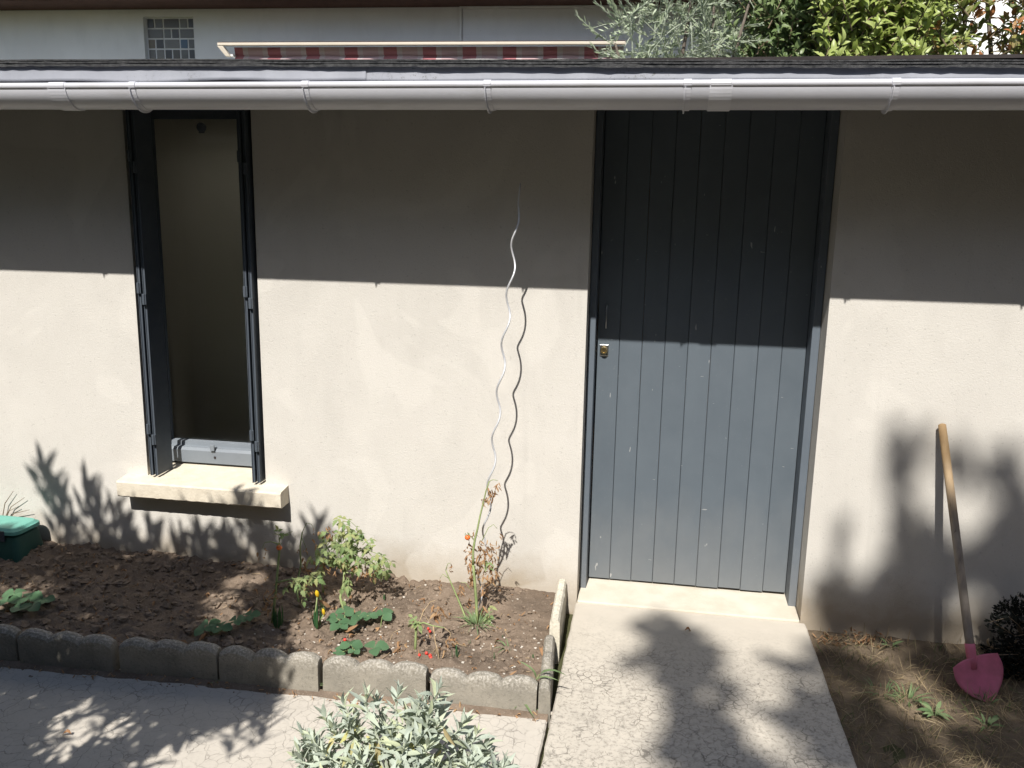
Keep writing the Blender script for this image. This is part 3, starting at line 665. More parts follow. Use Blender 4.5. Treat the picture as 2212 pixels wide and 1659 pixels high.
# sunlit white house farther right, seen between the leaves
neigh = thing('neighbour_house', (7.5, 12.0, 0), 'white sunlit house wall glimpsed between the leaves', 'house')
m = MB(); m.box((3.9, 12.0, GZ), (14, 18, 6.5)); m.build('wall', 'white_wall', neigh)
m = MB(); m.add([(3.5, 11.4, 6.45), (14.4, 11.4, 6.45), (14.4, 18.6, 6.45), (3.5, 18.6, 6.45), (4.5, 15, 9.0), (13.4, 15, 9.0)], [(3, 2, 1, 0), (0, 1, 5, 4), (2, 3, 4, 5), (1, 2, 5), (3, 0, 4)]); m.build('roof', 'roof_tile', neigh)

# ================================================================== trees behind the shed
def limb(m, a, b, r0, r1, bend=.1, n=6, seg=7):
    a = np.array(a); b = np.array(b); L = np.linalg.norm(b-a); q = rv(bend*L)
    m.tube([a+(b-a)*t+q*math.sin(PI*t)*.5 for t in np.linspace(0, 1, n)], list(np.linspace(r0, r1, n)), seg)
def vb(px, py, y): return wp(px, py, y)
# olive
oy = 3.7
olb = vb(1480, 60, oy); olive = thing('olive_tree', (olb[0], oy, GZ), 'grey green olive tree with narrow leaves beside the striped awning', 'tree')
m = MB(); limb(m, (olb[0], oy, GZ-.05), (olb[0]+.05, oy, 1.7), .075, .055, .05)
tips = []
for k in range(9):
    e = np.array([olb[0]+uni(-.75, .75), oy+uni(-.5, .5), uni(2.6, 3.9)]); limb(m, (olb[0]+.05, oy, 1.62), e, .03, .008, .12); tips.append(e)
m.build('trunk', 'bark', olive, smooth=True)
L = Leaves(); tw = MB()
def olive_twig(a, d, length, nl, droop):
    a = np.array(a); d = np.array(d)/np.linalg.norm(d); pts = []
    for i in range(9):
        t = i/8; pts.append(a+d*length*t+np.array([0, 0, -droop*t*t*length]))
    tw.tube(pts, list(np.linspace(.0042, .0018, 9)), 4)
    for i in range(nl):
        t = (i+.6)/nl; j = min(7, int(t*8)); p = pts[j]+(pts[j+1]-pts[j])*(t*8-j); dd = pts[j+1]-pts[j]; dd /= np.linalg.norm(dd)
        s = rv(); s -= dd*(s@dd); s /= np.linalg.norm(s); L.add(p, dd*.75+s*.6+np.array([0, 0, .35]), s+np.array([0, -.5, .8]), uni(.045, .07), 'olive')
for (px, py, qx, qy) in ((1365, 70, 1285, 15), (1345, 40, 1302, -5), (1330, 100, 1243, 45), (1340, 60, 1318, 5), (1345, 128, 1275, 112), (1400, 80, 1330, 40), (1420, 110, 1300, 128), (1380, 30, 1322, -30)):
    a = vb(px, py, oy-.15+uni(-.1, .1)); b = vb(qx, qy, oy-.25+uni(-.1, .1)); olive_twig(a, b-a, np.linalg.norm(b-a), 26, -.12)
for k in range(430):
    px, py = uni(1345, 1605), uni(-150, 190)
    if px < 1400 and random.random() < .45: continue
    a = vb(px, py, oy+uni(-.45, .55)); olive_twig(a, (uni(-.8, .8), uni(-.6, .4), uni(-.3, 1)), uni(.2, .42), 18, uni(-.1, .5))
tw.build('twigs', 'sage_stem', olive, kind='stuff')
L.emit(olive, 'olive_leaf', 300, 'leaf', 'crown')
def hedge(name, label, px0, px1, y, mat, nsh, size, nobj, kind='laurel', dens_gap=0, spread=.5, updir=.6, base_px=None):
    c = vb((px0+px1)/2, 60, y); t = thing(name, (c[0], y, GZ), label, 'tree')
    m = MB(); 
    for k in range(3): limb(m, (c[0]+uni(-.1, .1), y+uni(-.1, .1), GZ-.05), (c[0]+uni(-.5, .5), y+uni(-.2, .2), uni(3.2, 4.0)), .04, .012, .06)
    L = Leaves(); tw = MB()
    for k in range(nsh):
        px, py = uni(px0, px1), uni(-170, 200)
        if dens_gap and nse(px*.018, py*.022, 3.3) > dens_gap: continue
        a = vb(px, py, y+uni(-spread, spread)); d = np.array([uni(-.8, .8), uni(-1.0, .5), uni(-.1, 1)*updir+.3]); d /= np.linalg.norm(d)
        ln = uni(.12, .26); tw.tube([a, a+d*ln*.5, a+d*ln], [.005, .004, .0025], 4)
        for i in range(9):
            p = a+d*ln*(i+1)/9; s = rv(); s -= d*(s@d); s /= np.linalg.norm(s); up = .9-.55*(i < 6)
            L.add(p, d*up+s*.8+np.array([0, 0, .1]), d*.6+np.array([0, -.8, .8])+rv(.3), uni(.75, 1.2)*size, kind)
    m.build('trunk', 'bark', t, smooth=True); tw.build('twigs', 'woody_stem', t, kind='stuff'); L.emit(t, mat, nobj, 'leaf', 'crown'); return t
hedge('laurel_tree', 'dark green laurel with long leaves between olive and bright laurel', 1600, 1800, 3.9, 'dark_laurel_leaf', 560, .08, 300)
hedge('laurel_tree', 'bright yellow green laurel with broad glossy leaves above the shed roof', 1765, 2060, 3.5, 'laurel_leaf', 720, .086, 300)
hedge('laurel_tree', 'sparse laurel with orange dying leaves in front of white house', 2030, 2330, 3.6, 'autumn_leaf', 380, .086, 300, dens_gap=.12)
hedge('hedge_tree', 'shaded dark evergreen standing behind the laurels', 1640, 2040, 5.0, 'dark_laurel_leaf', 420, .12, 0, spread=.5)

# ================================================================== edging stones
EDGE_Z = .028
def edging_mesh(n_sc, ln, h, th, name, mat, flat=False):
    m = MB(); N = 48; v = []; sd_ = uni(0, 90)
    def top(x):
        if flat: return h
        u = (x/ln*n_sc) % 1.0; u = min(max(u, 0), 1); r = .60
        return h-.040+.040*math.sqrt(max(0, 1-((u-.5)/.56)**2))
    for i in range(N+1):
        x = ln*i/N; z = top(min(x, ln-1e-6))+.0045*nse(x*14, sd_)+.003*nse(x*45, sd_+5)-(.018*max(0, nse(x*9, sd_+30)-.28) if not flat else 0); j = .004*nse(x*16, 3, sd_); ez_ = .005 if 0 < i < N else 0
        for (y, zz) in ((0, -.1), (j, z*.45), (.002+j, z-.016), (.010, z-.003), (th*.5, z+.001), (th-.009, z-.003), (th-.001, z-.017), (th, -.1)): v.append((x, y, zz))
    m.add(v, [(i*8+k, (i+1)*8+k, (i+1)*8+k+1, i*8+k+1) for i in range(N) for k in range(7)]+[tuple(range(8)), tuple(N*8+k for k in range(7, -1, -1))])
    return m
def edging(x, label, tilt=0, dz=0, rz=None, dark=True, group=None):
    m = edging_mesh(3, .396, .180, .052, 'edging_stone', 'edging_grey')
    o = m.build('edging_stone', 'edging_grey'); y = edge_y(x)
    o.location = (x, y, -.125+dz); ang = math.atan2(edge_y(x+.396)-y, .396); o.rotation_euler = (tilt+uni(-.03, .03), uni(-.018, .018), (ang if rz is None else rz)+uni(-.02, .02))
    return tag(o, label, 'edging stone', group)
stones = [(-.462, 'scalloped grey edging stone ending at the concrete path, fully sunlit', -.03, -.010), (-.874, 'scalloped grey edging stone behind the sage bush', -.02, 0),
          (-1.284, 'scalloped grey edging stone with dappled shade, next to the one behind the sage', 0, .004), (-1.690, 'scalloped grey edging stone with a brown leaf lying over its top', .02, .004),
          (-2.118, 'shaded scalloped edging stone below the dark strawberry leaves, one bright fleck', .03, .004), (-2.53, 'shaded scalloped edging stone nearest the green planter', .03, .004)]
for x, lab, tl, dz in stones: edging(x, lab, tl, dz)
# side stones run back to the wall
m = edging_mesh(1, .43, .19, .044, '', '', True); o = m.build('edging_stone', 'edging_cream'); o.location = (-.030, -.455, -.125); o.rotation_euler = (0, .03, PI/2+.035)
tag(o, 'straight cream edging stone running back to the wall beside the doorstep', 'edging stone')
m = edging_mesh(3, .43, .168, .046, '', ''); o = m.build('edging_stone', 'edging_grey'); o.location = (-.012, -.905, -.125); o.rotation_euler = (0, .05, PI/2+.075)
tag(o, 'weathered edging stone standing along the path edge, tilted outward', 'edging stone')

# ================================================================== clods, pebbles, litter in the bed
cl = MB(); pb = MB()
for k in range(2600):
    x, y = uni(-3.1, -.1), uni(-.85, -.02); r = abs(random.gauss(0, .006))+.0025
    if y > -.3 and -.6 < x < -.1 and random.random() < .7: continue
    if r > .012 and x > -1.0: r *= .6
    cl.blob((x, y, soil_z(x, y)+r*.25), r, .35, 5, 3, (uni(.8, 1.4), uni(.8, 1.3), uni(.6, .9)))
for k in range(190):
    x, y = uni(-3.0, -.85), uni(-.82, -.06); r = uni(.010, .024)*(1 if x < -1.3 else .7); cl.blob((x, y, soil_z(x, y)+r*.2), r, .42, 7, 5, (uni(.9, 1.5), uni(.8, 1.3), uni(.55, .8)))
for k in range(420):
    x, y = uni(-1.3, -.1), uni(-.86, -.05); 
    if random.random() > (.9 if y < -.5 else .3): continue
    r = uni(.002, .0055); pb.blob((x, y, soil_z(x, y)+r*.3), r, .25, 5, 3, (1.3, 1, .7))
for k in range(160):                                   # dirt and grit along the foot of the edging
    x = uni(-2.6, -.05); y = edge_y(x)-abs(random.gauss(0, .022)); r = uni(.002, .006); cl.blob((x, y, PZ+r*.2), r, .3, 5, 3, (1.3, 1, .6))
tag(cl.build('soil_clods', 'clod'), 'crumbly brown soil clods scattered over the bed', 'soil', kind='stuff')
tag(pb.build('pebbles', 'pebble'), 'tiny pale pebbles scattered over the soil bed', 'pebbles', kind='stuff')
m = MB(); v = []; n = 120                              # strip of washed-out earth against the edging
for i in range(n+1):
    x = -3.0+2.98*i/n; y = edge_y(x); wdt = .030+.022*nse(x*6, 2)+.012*nse(x*25, 4); v += [(x, y+.01, PZ+.013), (x, y-.012, PZ+.010), (x, y-max(.008, wdt), PZ-.003)]
m.add(v, [(3*i+k, 3*i+k+3, 3*i+k+4, 3*i+k+1) for i in range(n) for k in range(2)]); tag(m.build('earth_strip', 'soil', smooth=True), kind='structure')
lit = thing('leaf_litter', (-.9, -.5, -.03), 'small dry leaf scraps and twigs strewn on the soil', 'leaf litter'); lit['kind'] = 'stuff'
L = Leaves(); tw = MB()
for k in range(420):
    x, y = uni(-3.0, -.08), uni(-.85, -.03); L.add((x, y, soil_z(x, y)+.006), (uni(-1, 1), uni(-1, 1), uni(-.2, .3)), (uni(-.5, .5), uni(-.5, .5), 1), uni(.010, .03), 'dry')
for k in range(120):
    x = uni(-2.6, -.02); y = edge_y(x)-uni(0, .05); L.add((x, y, PZ+.008), (uni(-1, 1), uni(-.5, .5), uni(-.1, .2)), (0, 0, 1), uni(.01, .022), 'dry')
for k in range(90):
    x, y = uni(-2.9, -.1), uni(-.85, -.05); a = uni(0, 6.3); l = uni(.02, .06); z = soil_z(x, y)+.006; tw.tube([(x, y, z), (x+l*math.cos(a), y+l*math.sin(a), z+uni(0, .01))], .0011, 4)
L.emit(lit, 'dry_leaf', 0, rest='leaf_scraps'); tw.build('twigs', 'dry_stem', lit, kind='stuff')
def fallen(px, py, size, label, mat='brown_leaf', z=None, up=.0, cat='dead leaf', kinds=3):
    p = gp(px, py, -.03 if z is None else z); 
    if z is None: p[2] = soil_z(p[0], p[1])
    o = bpy.data.objects.new('dead_leaf', shape_mesh('dry', random.randrange(3), mat, 'dead_leaf')); COL.objects.link(o)
    R = frame((uni(-1, 1), uni(-.6, .6), uni(-.1, .3)), (uni(-.3, .3), -.4, 1))*size; q = (p[0], p[1], p[2]+size*.22+up)
    o.matrix_basis = Matrix([[*R[0], q[0]], [*R[1], q[1]], [*R[2], q[2]], [0, 0, 0, 1]]); return tag(o, label, cat)
fallen(430, 1392, .085, 'curled brown leaf draped over the edging stone below the strawberry', up=.02)
fallen(405, 1385, .06, 'crumpled brown leaf behind the edging stone beside the strawberry')
fallen(820, 1348, .045, 'orange dead leaf lying below the single strawberry leaf')
fallen(742, 1372, .07, 'folded tan leaf under the strawberry clump', 'dry_leaf')
fallen(716, 1318, .075, 'crumpled tan leaf at the foot of the tomato stub', 'dry_leaf')
fallen(1010, 1312, .035, 'pale tan leaf on bare soil left of the spiral stake', 'dry_leaf')
fallen(1095, 1330, .035, 'small tan leaf on bare soil right of the spiral stake', 'dry_leaf')
fallen(275, 1252, .06, 'curled tan leaf in the shade near the planter', 'dry_leaf')
fallen(140, 1240, .05, 'brown leaf on dark soil beside the planter')
fallen(1170, 1400, .045, 'small orange brown leaf against the path edging')
fallen(1478, 1366, .040, 'lone dark dead leaf lying on the concrete path', 'brown_leaf', z=SZ)
fallen(155, 1590, .035, 'dark shrivelled leaf lying on the shaded paving', 'brown_leaf', z=PZ)

# ================================================================== plants of the bed
def stem(m, pts, r0, r1, n=6): 
    P = [np.array(p) for p in pts]; out = []
    for i in range(len(P)-1):
        for t in (0, .5): out.append(P[i]+(P[i+1]-P[i])*t)
    out.append(P[-1]); m.tube(out, list(np.linspace(r0, r1, len(out))), n)
def P2(px, py, y): return wp(px, py, y)
def compound(L, tw, a, d, ln, n=3, droop=.5, size=.04, kind='tomato', n_up=(0, -.4, .8)):
    """tomato leaf: a stalk with pairs of leaflets"""
    a = np.array(a); d = np.array(d, float); d /= np.linalg.norm(d); pts = [a+d*ln*t+np.array([0, 0, -droop*ln*t*t]) for t in np.linspace(0, 1, 6)]
    tw.tube(pts, list(np.linspace(.0018, .0009, 6)), 4)
    for i in range(n):
        t = .35+.6*i/max(1, n-1)*.9; j = min(4, int(t*5)); p = pts[j]+(pts[j+1]-pts[j])*(t*5-j); dd = pts[j+1]-pts[j]; dd /= np.linalg.norm(dd)
        for s in (-1, 1):
            sd = np.cross(dd, np.array(n_up))*s; sd /= np.linalg.norm(sd)+1e-9; L.add(p, dd*.5+sd+rv(.15), np.array(n_up)+rv(.35), size*uni(.75, 1.1), kind)
    L.add(pts[-1], pts[-1]-pts[-2], np.array(n_up)+rv(.2), size*1.15, kind)
def dangling(L, p, n, ln, size, spread=.02):
    for i in range(n): L.add(np.array(p)+np.array([uni(-spread, spread), uni(-spread, spread), -ln*i/max(1, n-1)]), (uni(-.5, .5), uni(-.5, .5), -1), rv(), size*uni(.6, 1.2), 'dry')
def tomato_fruit(t, c, r):
    m = MB(); m.lathe(c, [(.0005, -r*.92), (r*.5, -r*.82), (r*.87, -r*.48), (r, 0), (r*.88, r*.5), (r*.55, r*.82), (r*.12, r*.80)], (0, .12, 1), 16); o = m.build('tomato', 'tomato_skin', t, smooth=True)
    m = MB()
    for k in range(5):
        a = 2*PI*k/5; m.add([np.array(c)+np.array([0, 0, r*.86]), np.array(c)+r*.9*np.array([math.cos(a-.25), math.sin(a-.25), .88]), np.array(c)+r*1.35*np.array([math.cos(a), math.sin(a), 1.0]), np.array(c)+r*.9*np.array([math.cos(a+.25), math.sin(a+.25), .88])], [(0, 1, 2, 3)])
    m.build('calyx', 'weed_leaf', o)
# 1 tall thin tomato with an orange fruit, half in shade
b = gp(588, 1345); y = b[1]; T = thing('tomato_plant', b, 'leggy tomato plant with one orange fruit in front of the sill shadow', 'tomato plant')
m = MB(); stem(m, [b, P2(594, 1290, y+.02), P2(597, 1262, y+.03), P2(601, 1215, y+.05), P2(604, 1188, y+.05)], .0062, .0045)
stem(m, [P2(597, 1258, y+.03), P2(625, 1252, y+.02), P2(655, 1248, y+.03)], .004, .003); stem(m, [P2(604, 1188, y+.05), P2(603, 1165, y+.05), P2(613, 1155, y+.05), P2(632, 1148, y+.05)], .003, .0012)
stem(m, [P2(602, 1175, y+.05), P2(585, 1170, y+.04), P2(572, 1172, y+.04), P2(566, 1185, y+.04)], .0025, .001)
m.build('stem', 'green_stem', T, smooth=True)
L = Leaves(); tw = MB(); D = Leaves()
compound(L, tw, P2(603, 1163, y+.05), (0, -.2, 1), .05, 2, .2, .026); compound(L, tw, P2(603, 1163, y+.05), (.6, -.2, .6), .04, 2, .2, .022)
for q in range(10): compound(L, tw, P2(uni(630, 665), uni(1240, 1262), y+uni(0, .06)), (uni(-.7, 1), uni(-.6, .3), uni(-.5, .6)), uni(.04, .07), 2, .4, uni(.022, .034))
dangling(D, P2(566, 1185, y+.04), 5, .04, .022); dangling(D, P2(585, 1270, y), 10, .08, .03); dangling(D, P2(575, 1290, y-.02), 8, .06, .03); dangling(D, P2(668, 1255, y+.05), 8, .05, .028)
tw.build('leaf_stalks', 'green_stem', T, kind='stuff'); L.emit(T, 'tomato_leaf', 300); D.emit(T, 'dry_leaf', 300, 'dry_leaf')
tomato_fruit(T, P2(603, 1183, y+.035), .0125)
# 2 dry stalk
b = gp(645, 1300); y = b[1]; T = thing('tomato_plant', b, 'dried tomato stalk with shrivelled brown leaves next to the sill corner', 'tomato plant')
m = MB(); stem(m, [b, P2(640, 1270, y+.05), P2(650, 1220, y+.1), P2(648, 1180, y+.1), P2(653, 1150, y+.1)], .005, .003); stem(m, [P2(653, 1150, y+.1), P2(662, 1130, y+.1), P2(672, 1132, y+.1), P2(678, 1140, y+.1)], .002, .001); stem(m, [P2(651, 1160, y+.1), P2(660, 1180, y+.1), P2(664, 1200, y+.1)], .002, .001)
m.build('stem', 'green_stem', T, smooth=True); D = Leaves()
dangling(D, P2(660, 1182, y+.1), 5, .03, .018, .01); dangling(D, P2(660, 1205, y+.1), 14, .07, .028, .018); dangling(D, P2(645, 1185, y+.1), 3, .01, .016, .005); dangling(D, P2(678, 1142, y+.1), 3, .02, .015, .006); dangling(D, P2(695, 1150, y+.1), 6, .01, .024, .03)
D.emit(T, 'dry_leaf', 300, 'dry_leaf')
# 3 bushy green tomato
b = gp(742, 1318); y = b[1]; T = thing('tomato_plant', b, 'bushy green and yellowing tomato plant standing against the sunlit wall', 'tomato plant')
m = MB(); hub = P2(744, 1235, y+.06)
stem(m, [b, P2(735, 1290, y+.02), P2(742, 1262, y+.05), hub], .007, .005)
stem(m, [gp(700, 1318), P2(690, 1290, y+.05), P2(685, 1278, y+.06)], .008, .007); stem(m, [P2(655, 1258, y+.03), P2(680, 1240, y+.05), P2(697, 1222, y+.07)], .005, .004); stem(m, [gp(699, 1285), P2(696, 1255, y+.09), P2(697, 1222, y+.1)], .0055, .0045)
heads = [(702, 1185), (740, 1120), (760, 1150), (720, 1150), (765, 1180), (795, 1180), (812, 1200), (745, 1190), (725, 1200), (780, 1215), (700, 1165), (756, 1160), (775, 1165)]
for hx2, hy2 in heads:
    e = P2(hx2, hy2+8, y+uni(.02, .10)); stem(m, [hub if hx2 > 712 else P2(697, 1222, y+.1), (hub+e)/2+rv(.012), e], .0032, .0018, 5)
m.build('stem', 'green_stem', T, smooth=True)
L = Leaves(); tw = MB(); D = Leaves()
for hx2, hy2 in heads:
    for q in range(4): compound(L, tw, P2(hx2+uni(-12, 12), hy2+uni(-4, 16), y+uni(0, .10)), (uni(-1, 1), uni(-.9, .4), uni(-.3, .8)), uni(.04, .075), 2, .5, uni(.022, .036))
for q in range(9): compound(L, tw, P2(uni(790, 832), uni(1190, 1225), y+uni(.02, .1)), (uni(.2, 1), uni(-.5, .3), uni(-.8, .1)), uni(.04, .07), 2, .6, uni(.022, .034))
for q in range(5): compound(L, tw, P2(uni(735, 755), uni(1240, 1255), y+uni(.02, .06)), (uni(-.6, .6), -.5, uni(-.9, .2)), .04, 2, .4, .024)
compound(L, tw, P2(744, 1262, y+.03), (.05, -.3, -1), .07, 1, 0, .035)
for (qx, qy) in ((700, 1150), (690, 1210), (745, 1205), (785, 1222), (720, 1215), (770, 1205), (805, 1225), (715, 1138)): dangling(D, P2(qx, qy, y+.05), 11, .04, .028, .04)
tw.build('leaf_stalks', 'green_stem', T, kind='stuff'); L.emit(T, 'tomato_leaf', 300); D.emit(T, 'dry_leaf', 300, 'dry_leaf')
# 4 tomato on the spiral stake
SY0 = -.27; b = gp(1031, 1348, -.04); y = b[1]
T = thing('tomato_plant', b, 'withered tomato plant climbing the spiral metal stake', 'tomato plant')
m = MB(); nodes = [b, P2(1029, 1300, y+.01), P2(1026, 1260, y+.01), P2(1022, 1220, y+.02), P2(1022, 1190, y+.02), P2(1026, 1165, y+.03), P2(1031, 1145, y+.03), P2(1037, 1115, y+.04), P2(1043, 1090, y+.05), P2(1050, 1060, y+.05), P2(1057, 1040, y+.05)]
stem(m, nodes[:4], .0072, .0058); stem(m, nodes[3:], .0056, .0025)
stem(m, [gp(1010, 1345, -.04), P2(996, 1310, y+.03), P2(980, 1272, y+.05), P2(971, 1252, y+.06), P2(963, 1232, y+.06)], .0048, .0022)
stem(m, [P2(970, 1250, y+.06), P2(956, 1240, y+.06), P2(950, 1250, y+.06)], .0018, .001); stem(m, [P2(963, 1232, y+.06), P2(967, 1218, y+.06), P2(974, 1216, y+.06)], .0018, .001)
stem(m, [P2(1026, 1170, y+.03), P2(1010, 1150, y+.03), P2(1012, 1158, y+.03)], .0018, .0012); stem(m, [P2(1040, 1170, y+.06), P2(1055, 1140, y+.07), P2(1066, 1133, y+.08), P2(1074, 1142, y+.08)], .0018, .001)
stem(m, [P2(1057, 1040, y+.05), P2(1065, 1036, y+.05), P2(1075, 1038, y+.05)], .0018, .001); stem(m, [P2(1018, 1275, y+.01), P2(1005, 1258, y+.01), P2(996, 1258, y+.01)], .0014, .001)
m.build('stem', 'green_stem', T, smooth=True)
D = Leaves()
for (qx, qy, n, ln, sz, sp) in ((1060, 1052, 12, .05, .022, .018), (1075, 1042, 5, .03, .018, .008), (1012, 1165, 8, .10, .022, .012), (1018, 1180, 12, .10, .024, .014), (1036, 1165, 14, .12, .024, .012), (1048, 1180, 8, .06, .022, .008), (1056, 1165, 10, .12, .022, .012),
                              (1066, 1180, 6, .06, .02, .008), (1076, 1150, 8, .16, .018, .008), (950, 1252, 4, .05, .016, .006), (974, 1218, 4, .03, .014, .006), (996, 1262, 6, .04, .018, .006), (1038, 1305, 9, .06, .024, .012), (1048, 1075, 5, .02, .018, .012), (1028, 1145, 4, .02, .016, .01), (1024, 1215, 12, .08, .022, .016), (1044, 1225, 12, .10, .022, .014), (1058, 1215, 8, .08, .02, .012), (1068, 1225, 6, .06, .02, .012), (1015, 1235, 8, .06, .02, .012)):
    dangling(D, P2(qx, qy, y+.05), n+3, ln*1.1, sz*1.35, sp)
D.emit(T, 'dry_leaf', 300, 'dry_leaf'); tomato_fruit(T, P2(1010, 1161, y+.02), .0125)
L = Leaves(); tw = MB()
for q in range(3): compound(L, tw, P2(uni(1040, 1050), uni(1215, 1235), y+.05), (uni(.2, .8), -.2, uni(-.3, .3)), .03, 1, .2, .02)
for q in range(5): compound(L, tw, P2(uni(1042, 1056), uni(1310, 1340), y+.03), (uni(.0, .8), -.3, uni(-.1, .6)), .035, 1, .2, .022)
tw.build('leaf_stalks', 'green_stem', T, kind='stuff'); L.emit(T, 'tomato_leaf', 300)
# spiral stake
sb = P2(1026, 1270, SY0); sb[2] -= .25
sp_top = P2(1121, 430, -.205)
stake = thing('spiral_stake', (sb[0], sb[1], -.04), 'shiny spiral metal plant stake standing by the wall', 'plant stake')
m = MB(); path = []; H = sp_top[2]-sb[2]; pitch = .2045; ph0 = 0
zr = P2(1098, 690, -.22)[2]
for i in range(420):
    t = i/419; z = sb[2]+H*t; c = sb+(sp_top-sb)*t; a = 2*PI*(z-zr)/pitch; r = .0125*min(1, (1-t)*9+.25)
    path.append(c+np.array([r*math.cos(a), r*math.sin(a), 0]))
path.append(P2(1122, 415, -.205)); path.append(P2(1124, 396, -.205))
m.tube(path, [.0042]*(len(path)-14)+list(np.linspace(.0042, .003, 14)), 8); m.build('rod', 'galvanised', stake, smooth=True)
# 5 small tomato with dry truss
b = gp(897, 1408); y = b[1]; T = thing('tomato_plant', b, 'small cut back tomato plant with a dry drooping branch of red berries', 'tomato plant')
m = MB(); k0 = P2(899, 1350, y+.01); stem(m, [b, P2(898, 1378, y), k0], .006, .005); stem(m, [k0, P2(915, 1345, y-.01), P2(935, 1352, y-.02), P2(960, 1356, y-.02)], .004, .002)
m.build('stem', 'green_stem', T, smooth=True); m = MB()
stem(m, [P2(936, 1352, y-.02), P2(940, 1385, y-.03), P2(946, 1410, y-.05), P2(950, 1432, y-.06)], .0028, .0012); stem(m, [P2(960, 1356, y-.02), P2(972, 1366, y-.02), P2(975, 1380, y-.02)], .002, .001); stem(m, [P2(905, 1345, y+.02), P2(915, 1320, y+.05), P2(930, 1300, y+.08), P2(940, 1297, y+.08)], .002, .0012)
for q in range(9): stem(m, [P2(944, 1398, y-.04), P2(uni(930, 952), uni(1410, 1425), y-uni(.02, .07))], .0012, .0006, 4)
m.build('dry_branch', 'dry_stem', T, smooth=True)
L = Leaves(); tw = MB()
for q in range(5): compound(L, tw, P2(uni(893, 906), uni(1340, 1362), y+uni(-.01, .03)), (uni(-1, .6), uni(-.6, .2), uni(-.2, .7)), .03, 1, .3, .022)
tw.build('leaf_stalks', 'green_stem', T, kind='stuff'); L.emit(T, 'tomato_leaf', 300); D = Leaves()
for (qx, qy, n, sz) in ((940, 1310, 10, .03), (948, 1322, 8, .035), (978, 1378, 7, .025), (870, 1390, 8, .04), (862, 1400, 6, .035)): dangling(D, P2(qx, qy, y+(.05 if qy < 1350 else 0)), n, .02, sz, .022)
D.emit(T, 'dry_leaf', 300, 'dry_leaf')
for qx, qy, r in ((925, 1358, .006), (929, 1364, .0065), (906, 1415, .0065), (921, 1411, .007), (929, 1416, .0075), (931, 1421, .0065), (745, 1382, .007)):
    p = gp(qx, qy, -.02); m = MB(); m.lathe(p, [(.0005, -r), (r*.7, -r*.7), (r, 0), (r*.7, r*.75), (.0005, r)], (uni(-.5, .5), .3, 1), 10)
    if qx < 800: tag(m.build('berry', 'red_berry', smooth=True, at=p), 'small red strawberry on the soil beside the front strawberry leaves', 'berry')
    else: m.build('berry', 'red_berry', T, smooth=True)

# strawberries
def strawberry(px, py, leaves, label, tan=0):
    b = gp(px, py); b[2] = soil_z(b[0], b[1]); t = thing('strawberry_plant', b, label, 'strawberry plant', None)
    L = Leaves(); m = MB()
    for (qx, qy, h, size, ang) in leaves:
        g0 = gp(qx, qy, b[2]+h); a = ang; m.tube([b, (b+g0)/2+np.array([0, 0, .015]), g0], [.0022, .0018, .0015], 5)
        for k, da in enumerate((0, 1.75, -1.75)):
            d = np.array([math.cos(a+da), math.sin(a+da)*.9-.1, uni(.0, .2)]); L.add(g0, d, np.array([uni(-.2, .2), -.35, 1]), size*(1 if k == 0 else .9)*uni(.9, 1.05), 'straw', uni(.95, 1.15))
    m.build('leaf_stalks', 'green_stem', t, kind='stuff'); L.emit(t, 'strawberry_leaf', 300, 'leaflet')
    return t
strawberry(745, 1362, [(745, 1322, .05, .052, 1.4), (727, 1336, .045, .05, 2.8), (757, 1340, .05, .048, -.9), (735, 1350, .04, .045, -2.2), (775, 1330, .04, .045, .4), (796, 1330, .035, .042, .2)], 'lush green strawberry clump on the sunlit soil')
strawberry(822, 1345, [(828, 1328, .05, .05, 1.2)], 'single three part strawberry leaf casting a dark shadow')
strawberry(765, 1415, [(758, 1393, .035, .05, 1.9), (766, 1405, .03, .03, -.6), (740, 1408, .015, .045, 3.0)], 'strawberry plant right behind the edging stone near the red berry')
strawberry(808, 1415, [(808, 1400, .045, .058, .6)], 'large three part strawberry leaf standing behind the edging stone')
strawberry(460, 1372, [(450, 1350, .045, .055, 1.0), (440, 1362, .04, .05, 2.6), (475, 1355, .04, .055, .2), (510, 1340, .05, .045, .9), (540, 1330, .05, .045, .6)], 'shaded strawberry plant with brown leaf below the window')
strawberry(40, 1310, [(30, 1285, .05, .06, 1.3), (60, 1290, .05, .06, .2), (15, 1300, .05, .06, 2.6), (70, 1308, .05, .055, -.6), (45, 1312, .04, .055, -1.6), (95, 1295, .045, .05, .1)], 'shaded strawberry plant near the green planter')
